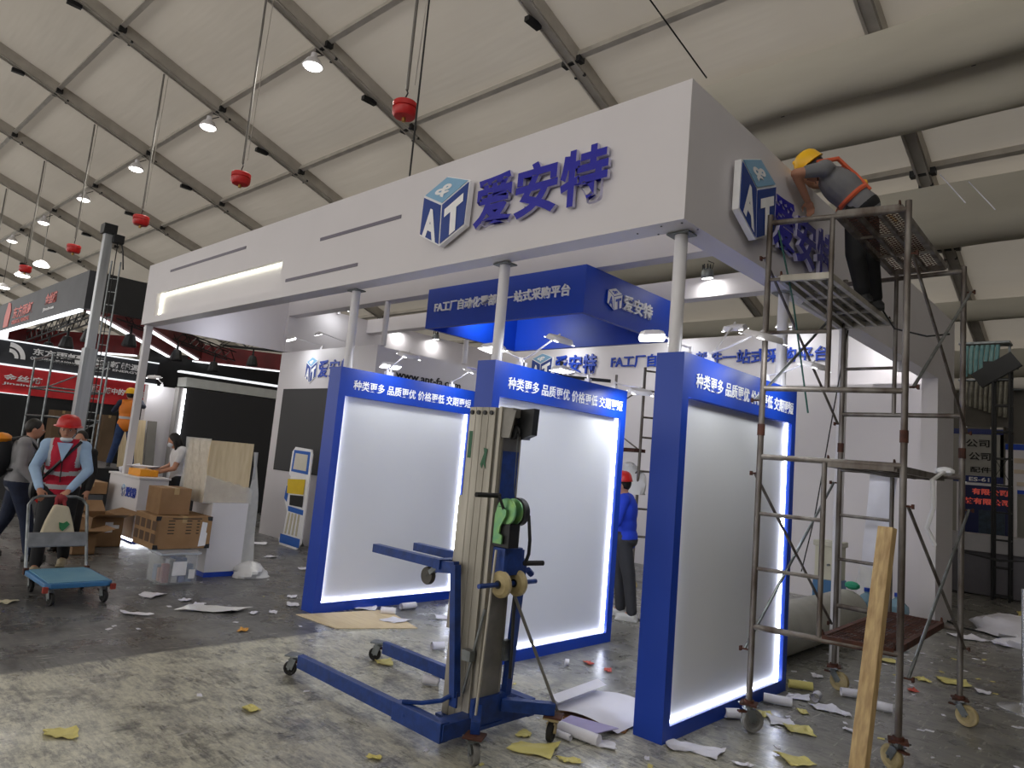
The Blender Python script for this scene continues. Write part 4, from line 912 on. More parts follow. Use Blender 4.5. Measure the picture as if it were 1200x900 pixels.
# man with the backpack
t, D, F = figure('man in a grey sweatshirt with a black and orange backpack at the left edge', (-7.72, -1.72, 0), face(.2, 1),
    dict(head=(0, .08, 1.55), neck=(0, .03, 1.42), rel=(.22, .0, 1.10), lel=(-.22, -.02, 1.10), rwr=(.24, .20, .90), lwr=(-.22, .14, .90), rkn=(.1, .14, .50), ran=(.1, .22, .09), lkn=(-.1, -.05, .50), lan=(-.1, -.22, .12), look=(0, 1, -.1)),
    C_('grey_sweatshirt', '8f8f92'), C_('dark_jeans', '1f2a44', '161d31'), W['black'], hair='short', wide=1.12, curl=.6)
m = MB(); m.ell(D['chest']+Vector((0, -.22, -.05)), (.16, .13, .25), 14, 10); bp_ = obj('backpack', m, C_('pack_black', '1a1d22'), t, smooth=True, local=True)
m = MB(); m.ell(D['chest']+Vector((0, -.24, .16)), (.14, .11, .07), 12, 6); obj('backpack_flap', m, mat('orange_flap', 'e58d14', .6), bp_, smooth=True, local=True)
m = MB()
for e in (1, -1): m.path([D['chest']+Vector((e*.11, -.14, .16)), D['chest']+Vector((e*.12, .0, .20)), D['chest']+Vector((e*.13, .14, .05)), D['chest']+Vector((e*.13, .04, -.18)), D['chest']+Vector((e*.12, -.14, -.2))], .02, 6)
obj('shoulder_strap', m, W['black'], bp_, local=True)
m = MB(); m.ell(Vector(D['rwr'])+Vector((.0, .05, -.14)), (.04, .07, .08), 8, 6); obj('red_pouch', m, W['red'], t, smooth=True, local=True)

# person hidden behind the man with the vest
figure('dark-clothed person mostly hidden behind the man in the red vest', (-8.35, -.95, 0), face(.8, -.6), dict(), C_('black_jacket', '1b1b1e'), C_('black_trousers', '1a1b1f'), W['black'], hair='short', scale=.93, vox=.012)

# woman at the counter
figure('long-haired woman in a white T-shirt and face mask behind the white counter', (-9.28, .74, 0), face(-.25, -1),
    dict(neck=(0, .06, 1.40), head=(0, .12, 1.53), chest=(0, .03, 1.24), rel=(.24, .10, 1.12), lel=(-.26, .10, 1.10), rwr=(.10, .32, 1.03), lwr=(-.20, .33, 1.02), look=(.1, 1, -.45)),
    C_('white_tshirt', 'd9d8da'), C_('black_trousers', '1a1b1f'), W['black'], hair='long', mask='face', sleeve='short', wide=.92, scale=1.0)

# worker on the scaffold: bent over the fascia
rz = face(-1, -.25); Rm = Matrix.Rotation(-rz, 3, 'Z'); O = Vector((.46, 2.05, 3.155))
def loc_(x, y, z): v = Rm @ (Vector((x, y, z))-O); return tuple(v)
t, D, F = figure('worker in a yellow helmet and grey T-shirt leaning over the fascia from the scaffold', tuple(O), rz,
    dict(hip=loc_(.46, 2.02, 4.0), chest=loc_(.33, 1.95, 4.17), neck=loc_(.22, 1.88, 4.27), head=loc_(.13, 1.82, 4.34), lsh=loc_(.26, 1.73, 4.27), rsh=loc_(.27, 2.05, 4.27),
         lel=loc_(.08, 1.60, 4.22), lwr=loc_(.09, 1.84, 4.07), rel=loc_(.04, 2.14, 4.33), rwr=loc_(-.1, 1.95, 4.37), lhip=loc_(.46, 1.94, 3.98), rhip=loc_(.47, 2.12, 3.98),
         lkn=loc_(.45, 1.95, 3.58), rkn=loc_(.50, 2.16, 3.58), lan=loc_(.52, 1.94, 3.245), ran=loc_(.54, 2.18, 3.245), look=tuple(Rm @ Vector((-.6, -.35, -.62)))),
    C_('grey_tshirt', '77777a'), C_('black_work_trousers', '131417'), W['black'], hair='short', helmet=mat('yellow_helmet', 'efb90c', .4), sleeve='short', wide=1.12, vox=.008, curl=.8)
m = MB(); q = lambda p: Vector(p)
or_ = mat('orange_strap', 'd8603c', .6)
hN = F['fw']*-.135
m.path([D['rsh']+F['fw']*.02+F['up']*.08, D['rsh']*.75+D['lsh']*.25+hN*.9+F['up']*.02, D['chest']+hN-F['side']*.0, D['hip']+hN+F['up']*.05], .022, 6)
m.path([D['lsh']+F['up']*.08, D['lsh']*.75+D['rsh']*.25+hN*.9+F['up']*.02, D['chest']+hN, D['hip']+hN+F['up']*.05], .02, 6)
obj('safety_harness', m, or_, t, smooth=True, local=True)
m = MB(); ring = [D['hip']+F['up']*.10+F['side']*.178*math.cos(a)+F['fw']*.135*math.sin(a) for a in [k*math.pi/9 for k in range(19)]]; m.path(ring, .022, 6); obj('waist_belt', m, or_, t, smooth=True, local=True)
m = MB(); m.ell(D['hip']+F['up']*.13+hN*1.1+F['side']*.1, (.03, .03, .04), 8, 6); obj('tape_roll', m, W['yellowp'], t, local=True)
m = MB(); m.path([D['hip']+F['side']*.17-F['fw']*.08, D['hip']+F['side']*.18-F['fw']*.10-F['up']*.28], .012, 6); obj('tool_handle', m, W['wood'], t, local=True)
m = MB(); m.lathe(F['hp'](0, 0, .0), (F['hp'](0, 0, 1)-F['hp'](0, 0, 0)), [(.1, 0), (.1, .035)], 16); obj('head_band', m, W['black'], t, local=True)

# worker in blue between the light boxes
figure('worker in a red helmet and bright blue jacket between the second and third light boxes', (-2.36, 3.12, 0), face(-.75, -.35),
    dict(head=(0, .06, 1.50), neck=(0, .0, 1.38), chest=(0, 0, 1.2), rsh=(.17, 0, 1.33), lsh=(-.17, 0, 1.33), hip=(0, -.02, .90), lel=(-.24, .05, 1.08), lwr=(-.16, .26, 1.22), rel=(.22, .1, 1.1), rwr=(.14, .32, 1.15), lkn=(-.1, -.10, .5), lan=(-.1, -.16, .09), look=(0, 1, -.1)),
    C_('bright_blue_jacket', '1c3fc6'), C_('dark_grey_trousers', '34353a'), mat('white_shoes', 'c9c9c6', .6), hair='short', helmet=W['red'], wide=1.12, scale=1.01)

# worker on the far stage
t, D, F = figure('worker in yellow helmet, orange vest and jeans reaching up on the far black stage', (-12.6, .95, .90), face(-.9, .3),
    dict(rel=(.28, .15, 1.35), rwr=(.2, .35, 1.50), lel=(-.28, .1, 1.2), lwr=(-.22, .35, 1.25), rkn=(.14, .03, .5), ran=(.2, .0, .09), lkn=(-.14, .03, .5), lan=(-.22, 0, .09)),
    C_('navy_shirt', '20253a'), C_('blue_jeans', '2a4470', '1f3358'), W['black'], hair='short', helmet=mat('yellow_helmet', 'efb90c', .4), scale=.9, vox=.012)
b = MB(); F['torso'](b, .03, True, .62); remeshed('safety_vest', b, .016, [mat('vest_orange', 'd97a1e', .6), mat('reflective_grey', 'b9b9bd', .35)], t, 2, lambda c: 1 if .1 < c.z-D['hip'].z < .15 else 0)
# ================================================================ LEFT FOREGROUND
tl = thing('platform_trolley', 'blue platform trolley with a folding metal handle', 'trolley', (-5.5, -1.66, 0))
m = MB(); m.prism([(-.40, -.28), (.36, -.28), (.40, -.24), (.40, .24), (.36, .28), (-.40, .28)], (-5.5, -1.66, .155), (1, -.0, 0), (.0, 1, 0), .045); obj('platform', m, mat('trolley_blue', '3f7fb5', .5, scale=3, col2='356c9c'), tl, bevel=.008)
m = MB(); m.prism([(-.37, -.25), (.37, -.25), (.37, .25), (-.37, .25)], (-5.5, -1.66, .2), (1, 0, 0), (0, 1, 0), .006); obj('rubber_mat', m, mat('faded_mat', '5b8fae', .6, scale=4, col2='6f9fb6'), tl)
H0, H1 = -1.93, -1.40
m = MB(); m.path([(-5.87, H0, .18), (-6.0, H0, .45), (-6.16, H0, .80), (-6.2, H0+.04, .86), (-6.21, H0+.1, .885), (-6.21, H1-.1, .885), (-6.2, H1-.04, .86), (-6.16, H1, .80), (-6.0, H1, .45), (-5.87, H1, .18)], .015, 8); hd = obj('handle', m, W['galv'], tl, smooth=True)
m = MB(); m.bar((-6.0, H0, .47), (-6.0, H1, .47), .02, .15, up=(-.35, 0, 1)); obj('handle_panel', m, mat('clear_grey_panel', '8a8d90', .4, scale=8, col2='6d7074'), hd, bevel=.01)
m = MB(); m.cbox((-5.87, H0, .19), (.05, .04, .06)); m.cbox((-5.87, H1, .19), (.05, .04, .06)); stuff(obj('hinge', m, W['rust'], hd))
for x in (-5.83, -5.17):
    for y in (-1.88, -1.44): caster(tl, x, y, .055, .2 if x > -5.5 else .0, .155, W['rubber'], wt=.03)
for y in (-1.94, -1.38):
    m = MB(); m.cbox((-5.1, y, .15), (.04, .04, .05)); obj('corner_bumper', m, mat('rusty_red', '9a3a2c', .7), tl)
bag = thing('tote_bag', 'cream cloth tote bag with a green print hanging on the trolley handle', 'bag', (-6.1, -1.64, .5))
m = MB(); m.prism([(-.17, 0), (.17, 0), (.13, .16), (.07, .34), (-.06, .36), (-.12, .2)], (-6.1, -1.66, .45), (0, 1, 0), (-.12, 0, 1), .07); obj('bag_body', m, mat('cream_cotton', 'c9bfa6', .85, bump=.5, scale=12), bag, bevel=.02)
m = MB()
for e in (-1, 1): m.path([(-6.11, -1.66+.05*e, .76), (-6.15, -1.66+.03*e, .86), (-6.21, -1.66+.01*e, .90)], .018, 6)
m.ell((-6.17, -1.65, .86), (.04, .06, .05), 10, 6); obj('red_ribbon', m, mat('maroon_cloth', '8f2b33', .7), bag, smooth=True)
m = MB(); m.prism([(0, 0), (.03, -.03), (.06, 0), (.09, .04), (.06, .07), (.03, .05), (-.01, .06)], (-6.03, -1.66, .58), (0, 1, 0), (-.12, 0, 1), .004); obj('bag_print', m, mat('green_print', '2f7a4a', .7), bag)

# clear bin, printed carton, small carton
bn = thing('storage_bin', 'clear plastic storage bin filled with supplies under the big printed carton', 'bin', (-5.9, -.52, 0))
m = MB()
for a, b_ in (((-6.08, -.72, .01), (-5.70, -.705, .34)), ((-6.08, -.345, .01), (-5.70, -.33, .34)), ((-6.08, -.705, .01), (-6.065, -.345, .34)), ((-5.715, -.705, .01), (-5.70, -.345, .34)), ((-6.08, -.72, 0), (-5.70, -.33, .012))): m.box(a, b_)
obj('bin_shell', m, mat('clear_plastic', 'e2e6ea', .15, alpha=.22, spec=.6), bn)
m = MB(); m.box((-6.10, -.74, .325), (-5.68, -.31, .345)); obj('lid', m, mat('lid_clear', 'c5cdd6', .25, alpha=.8), bn)
rnd = random.Random(4)
for k in range(12):
    x, y, z = -6.0+.1*(k % 3)+.03, -.65+.085*(k//3), .02+.0*k; c = rnd.choice(('b7bcc4', '6f86a8', 'd4d4d2', 'a56b64', '8d8f93', '35588f')); hh = .12+.15*rnd.random()
    m = MB(); m.cbox((x, y, z+hh/2), (.085, .07, hh), rnd.random()*.4-.2); obj('packet', m, mat('packet_'+c, c, .5), bn, bevel=.006)
m = MB(); m.box((-5.70, -.60, .1), (-5.697, -.45, .25)); m.box((-5.70, -.42, .06), (-5.697, -.35, .16)); stuff(obj('label', m, W['inkwhite'], bn))
ct_ = thing('printed_carton', 'large brown carton with black print, black corners and a white label on the clear bin', 'carton', (-6.25, -.44, .35))
def carton(t, a, b, m_, flap=True):
    m = MB(); m.box(a, b); o = obj('box_body', m, m_, t, bevel=.004)
    m = MB(); ym = (a[1]+b[1])/2; m.box((a[0]+.002, ym-.028, b[2]), (b[0]-.002, ym+.028, b[2]+.0015)); m.box((b[0], ym-.028, b[2]-.07), (b[0]+.0015, ym+.028, b[2])); obj('tape', m, mat('packing_tape', 'b39769', .3), t); return o
carton(ct_, (-6.55, -.76, .352), (-5.93, -.125, .715), W['carton2'])
m = MB()
for (y0, s1), (z0, s2) in (((-.76, 1), (.352, 1)), ((-.125, -1), (.352, 1)), ((-.76, 1), (.715, -1)), ((-.125, -1), (.715, -1))): m.prism([(0, 0), (.06*s1, 0), (.05*s1, .045*s2), (0, .05*s2)], (-5.929, y0, z0), (0, 1, 0), (0, 0, 1), .004)
stuff(obj('corner_guard', m, W['black'], ct_))
m = MB(); m.prism([(0, 0), (.085, .01), (.09, .15), (.075, .16), (.08, .27), (.02, .28)], (-5.928, -.26, .375), (0, 1, 0), (0, 0, 1), .003); obj('label', m, W['inkwhite'], ct_)
m = MB()
for k in range(5):
    for y, w_ in ((-.62, .07), (-.42, .06), (-.30, .03)): m.box((-5.929, y, .66-k*.035), (-5.927, y+w_, .670-k*.035))
m.box((-5.929, -.58, .685), (-5.927, -.25, .695)); stuff(obj('print', m, W['ink'], ct_))
m = MB()
for k in range(4):
    for j in range(2): m.box((-6.52+.17*k, -.763, .56-.14*j), (-6.40+.17*k, -.761, .66-.14*j))
stuff(obj('print', m, mat('brown_print', '5a4330', .7), ct_))
c2 = thing('small_carton', 'plain brown carton on top of the large printed carton', 'carton', (-6.2, -.52, .72))
carton(c2, (-6.45, -.70, .72), (-6.05, -.36, 1.02), W['carton'])

# wrapped board stack on a white pedestal
pd = thing('display_pedestal', 'white pedestal with a blue skirting strip under the wrapped stack of boards', 'pedestal', (-6.3, .1, 0))
m = MB(); m.box((-6.55, -.115, .06), (-6.0, .33, .87)); obj('pedestal_body', m, W['white2'], pd)
m = MB(); m.box((-6.545, -.11, 0), (-6.01, .325, .06)); obj('skirting', m, W['boxblue'], pd)
bs = thing('board_stack', 'film-wrapped stack of pale plywood boards standing upright on the white pedestal', 'board stack', (-6.4, .06, .88))
for k in range(12):
    x = -6.04-.055*k; m = MB(); m.box((x-.05, -.22+.004*(k % 3), .875), (x, .32+.006*(k % 2), 1.60-.006*(k % 3))); obj('plywood_board', m, W['plywood'], bs)
m = MB(); n = 10; vs = []
for i in range(n+1):
    for j in range(7):
        x = -6.72+.70*i/n; z = .86+.76*j/6; vs.append((x, -.232-.012*math.sin(i*2.1+j*1.3), z))
m.add(vs, [(i*7+j, (i+1)*7+j, (i+1)*7+j+1, i*7+j+1) for i in range(n) for j in range(6)])
vs = []
for i in range(n+1):
    for j in range(4):
        y = -.23+.60*i/n; vs.append((-6.028+.008*math.sin(i*1.7+j*2), y, .86+.11*j*(1-.45*i/n)+.01*math.sin(i*3)))
m.add(vs, [(i*4+j, (i+1)*4+j, (i+1)*4+j+1, i*4+j+1) for i in range(n) for j in range(3)])
obj('stretch_film', m, mat('stretch_film', 'e6e6e4', .25, alpha=.45, scale=14, bump=.8), bs, smooth=True)
m = MB(); vs = []
for i in range(9):
    for j in range(5):
        vs.append((-6.05+.02*math.sin(i*1.3+j), .335+.018*j*(1+.2*i)+.015*math.sin(i*.9+j), 1.5-.17*i))
m.add(vs, [(i*5+j, (i+1)*5+j, (i+1)*5+j+1, i*5+j+1) for i in range(8) for j in range(4)])
obj('loose_film', m, mat('loose_film', 'dadad6', .3, alpha=.7, scale=14, bump=.8), bs, smooth=True)
film_heap('crumpled clear film on the floor at the foot of the white pedestal', (-5.95, .42, 0), (.22, .2, .16), seed=21)

# open cartons behind
oc = thing('open_carton', 'large open brown carton on the floor behind the trolley', 'carton', (-8.9, -.42, 0))
def open_box(t, x0, y0, x1, y1, h, m_):
    m = MB()
    for a, b in (((x0, y0, 0), (x1, y0+.01, h)), ((x0, y1-.01, 0), (x1, y1, h)), ((x0, y0+.01, 0), (x0+.01, y1-.01, h)), ((x1-.01, y0+.01, 0), (x1, y1-.01, h)), ((x0, y0, 0), (x1, y1, .008))): m.box(a, b)
    obj('box_body', m, m_, t)
    for a, b, dx, dy in (((x0, y0), (x1, y0), 0, -1), ((x0, y1), (x1, y1), 0, 1), ((x0, y0), (x0, y1), -1, 0), ((x1, y0), (x1, y1), 1, 0)):
        L = .22; m = MB(); p = Vector((*a, h)); q = Vector((*b, h)); o = Vector((dx*L, dy*L, .06 if dx+dy > 0 else .14)); m.add([p, q, q+o, p+o, p+Vector((0, 0, .006)), q+Vector((0, 0, .006)), q+o+Vector((0, 0, .006)), p+o+Vector((0, 0, .006))], [(0, 1, 2, 3), (7, 6, 5, 4), (0, 4, 5, 1), (1, 5, 6, 2), (2, 6, 7, 3), (3, 7, 4, 0)]); obj('flap', m, m_, t)
open_box(oc, -9.3, -.62, -8.5, -.22, .40, W['carton'])
m = MB(); m.box((-8.499, -.45, .2), (-8.497, -.35, .34)); m.box((-8.499, -.36, .25), (-8.497, -.27, .3)); stuff(obj('label', m, W['inkwhite'], oc))
oc2 = thing('carton', 'low brown carton seen between the trolley handle and the open carton', 'carton', (-8.1, -.85, 0)); open_box(oc2, -8.3, -.98, -7.9, -.72, .26, W['carton'])
c3 = thing('flat_carton', 'flat brown carton resting on a grey crate behind the open carton', 'carton', (-10.0, -.35, .62)); carton(c3, (-10.3, -.55, .62), (-9.70, -.12, .80), W['carton'])
m = MB(); m.box((-10.15, -.52, 0), (-9.72, -.15, .61)); tag(obj('grey_crate', m, mat('grey_crate', '55585c', .6), bevel=.01), 'dark grey crate under the flat carton', 'crate')

# counter
cn = thing('reception_counter', 'white reception counter with a blue emblem in front of the woman', 'counter', (-9.4, .2, 0))
m = MB(); m.box((-10.05, .0, .06), (-8.75, .42, .93)); obj('counter_body', m, W['white2'], cn, bevel=.01)
m = MB(); m.box((-10.07, -.02, .93), (-8.73, .44, .96)); obj('counter_top', m, W['white2'], cn, bevel=.004)
m = MB(); m.box((-10.04, .01, 0), (-8.76, .41, .03)); obj('blue_base', m, W['blue'], cn); m = MB(); m.box((-10.04, .012, .03), (-8.76, .40, .055)); obj('led_strip', m, W['glow'], cn)
cube_logo(cn, (-9.42, -.003, .62), (.16, 0, 0), (0, 0, .2), .01)
mm = MB(); text_on(mm, '爱安特', (-9.23, -.004, .64), (.42, 0, 0), (0, 0, .15), .03, .008); obj('lettering', mm, W['blue'], cn)
ot = thing('orange_tray', 'orange plastic tray of small parts on the white counter', 'tray', (-9.15, .2, .96))
m = MB(); m.box((-9.45, .06, .962), (-8.95, .32, .975)); m.box((-9.45, .06, .975), (-8.95, .075, 1.06)); m.box((-9.45, .305, .975), (-8.95, .32, 1.06)); m.box((-9.45, .075, .975), (-9.435, .305, 1.06)); m.box((-8.965, .075, .975), (-8.95, .305, 1.06)); obj('tray_body', m, mat('orange_plastic', 'f0a012', .4), ot, bevel=.004)
m = MB(); m.cbox((-9.2, .19, 1.02), (.35, .18, .09)); obj('tray_content', m, mat('amber_parts', 'd98a10', .5, scale=30, col2='f5c04a', bump=.6), ot)
m = MB(); m.cbox((-9.62, .22, 1.0), (.22, .2, .08), .2); tag(obj('blue_box', m, mat('navy_box', '2a3566', .5), bevel=.005), 'small dark blue box on the counter behind the orange tray', 'box')
m = MB()
for k in range(5): m.cbox((-9.75+.05*k, .3, 1.045+.012*k), (.42, .28, .010), .25+.12*k)
m.tube((-9.98, .1, .98), (-9.9, .38, 1.06), .06, 12); tag(stuff(obj('paper_pile', m, W['paperw'])), 'loose pile of white papers on the counter behind the orange tray', 'paper')
m = MB(); m.ell((-9.6, 1.5, 1.05), (.16, .12, .12), 10, 7); tag(obj('red_bag', m, W['red'], smooth=True), 'red bag standing behind the woman at the counter', 'bag')
m = MB(); m.box((-9.8, 1.35, 0), (-9.4, 1.65, .93)); tag(obj('stool', m, W['black'], bevel=.02), 'dark box stool carrying the red bag', 'stool')

# cut-out board in front of the screen wall
cb = thing('display_board', 'blue and white cut-out advertising board with a yellow panel by the screen wall', 'display board', (-8.0, 2.2, 0))
y = 2.12
m = MB(); m.prism([(0, .1), (.12, .2), (.16, .55), (.05, .7), (.02, .95), (.14, 1.02), (.14, 1.12), (.08, 1.15), (.10, 1.52), (.18, 1.60), (.68, 1.58), (.72, 1.5), (.70, .1), (.6, 0), (.05, 0)], (-8.36, y, .0), (1, 0, 0), (0, 0, 1), -.02); obj('board', m, W['inkwhite'], cb)
m = MB(); m.prism([(.14, 1.2), (.66, 1.18), (.66, 1.54), (.16, 1.55)], (-8.36, y-.002, 0), (1, 0, 0), (0, 0, 1), .003); m.prism([(.05, .04), (.66, .03), (.66, .17), (.05, .18)], (-8.36, y-.002, 0), (1, 0, 0), (0, 0, 1), .003); m.prism([(.20, .56), (.66, .54), (.66, .62), (.18, .64)], (-8.36, y-.002, 0), (1, 0, 0), (0, 0, 1), .003); m.prism([(.03, .75), (.12, .7), (.14, .95), (.05, .96)], (-8.36, y-.002, 0), (1, 0, 0), (0, 0, 1), .003); stuff(obj('blue_print', m, mat('print_sky', '1f62c0', .5), cb))
m = MB(); m.prism([(.2, 1.24), (.6, 1.23), (.6, 1.49), (.22, 1.5)], (-8.36, y-.006, 0), (1, 0, 0), (0, 0, 1), .003); obj('pale_window', m, mat('pale_print', 'd9d4c4', .5), cb)
m = MB(); m.prism([(.12, .84), (.62, .86), (.62, 1.1), (.10, 1.07)], (-8.36, y-.012, 0), (1, 0, 0), (0, 0, 1), .01); obj('yellow_panel', m, mat('yellow_print', 'e0be1c', .5), cb)
m = MB(); m.prism([(.24, .66), (.62, .66), (.62, .84), (.22, .82)], (-8.36, y-.010, 0), (1, 0, 0), (0, 0, 1), .008); obj('black_panel', m, W['ink'], cb)
m = MB()
for k in range(4): m.bar((-8.16+.11*k, y-.004, .2), (-8.11+.10*k, y-.004, .54), .05, .004, up=(0, 1, 0))
stuff(obj('pale_stripe', m, mat('stripe_cream', 'cfc7ae', .5), cb))
m = MB(); m.box((-8.1, y+.02, .0), (-8.06, y+.3, .03)); m.bar((-8.08, y+.28, .02), (-8.08, y+.03, .9), .03); obj('easel_leg', m, W['galv'], cb)

# plywood sheet under the first light box
ps = MB(); ps.prism([(0, 0), (.62, .05), (.95, .75), (.2, .95)], (-3.95, -.08, .001), (1, 0, 0), (0, 1, 0), .006); tag(obj('plywood_sheet', ps, W['plywood']), 'thin plywood sheet lying on the floor at the foot of the first light box', 'plywood')
# open paper roll and wood scrap at the nearest light box
op = thing('open_paper_roll', 'large half-unrolled white paper with lavender lining beside the nearest light box', 'paper roll', (-.6, .15, 0))
m = MB(); n = 14; vs = []
for i in range(n+1):
    a = i/n; x = -.86+.56*a; z = .012 if a < .55 else .012
    for j in range(6):
        yy = -.02+.62*j/5; zz = .015+.05*max(0, math.sin(a*3.1)) if True else 0
        if a < .18: ang = (1-a/.18)*4.2; xx = -.76-.06*math.sin(ang); zz = .075-.06*math.cos(ang)
        else: xx = x+.0
        vs.append((xx-.05*j/5, yy+.10*a, zz))
m.add(vs, [(i*6+j, (i+1)*6+j, (i+1)*6+j+1, i*6+j+1) for i in range(n) for j in range(5)]); sh = obj('sheet', m, W['paperw'], op, smooth=True)
m = MB(); m.add([(-.60, -.02, .055), (-.29, .08, .05), (-.30, -.16, .065), (-.56, -.20, .06)], [(0, 1, 2, 3)]); m.add([(-.60, -.02, .059), (-.29, .08, .054), (-.30, -.16, .069), (-.56, -.20, .064)], [(3, 2, 1, 0)]); obj('folded_lining', m, mat('lavender_lining', 'a9a0cc', .6), op)
m = MB(); m.lathe((-.60, -.19, .036), (.33, .03, 0), [(.02, 0), (.034, 0), (.034, .33), (.02, .33)], 16); obj('rolled_edge', m, W['paperw'], op, smooth=True)
m = MB(); m.cbox((-.60, .27, .0085), (.5, .42, .012), .35); tag(obj('wood_sheet', m, mat('orange_wood', 'a9784a', .7, scale=5, col2='8c5f38')), 'brown wooden sheet peeking out under the half-unrolled paper', 'board')

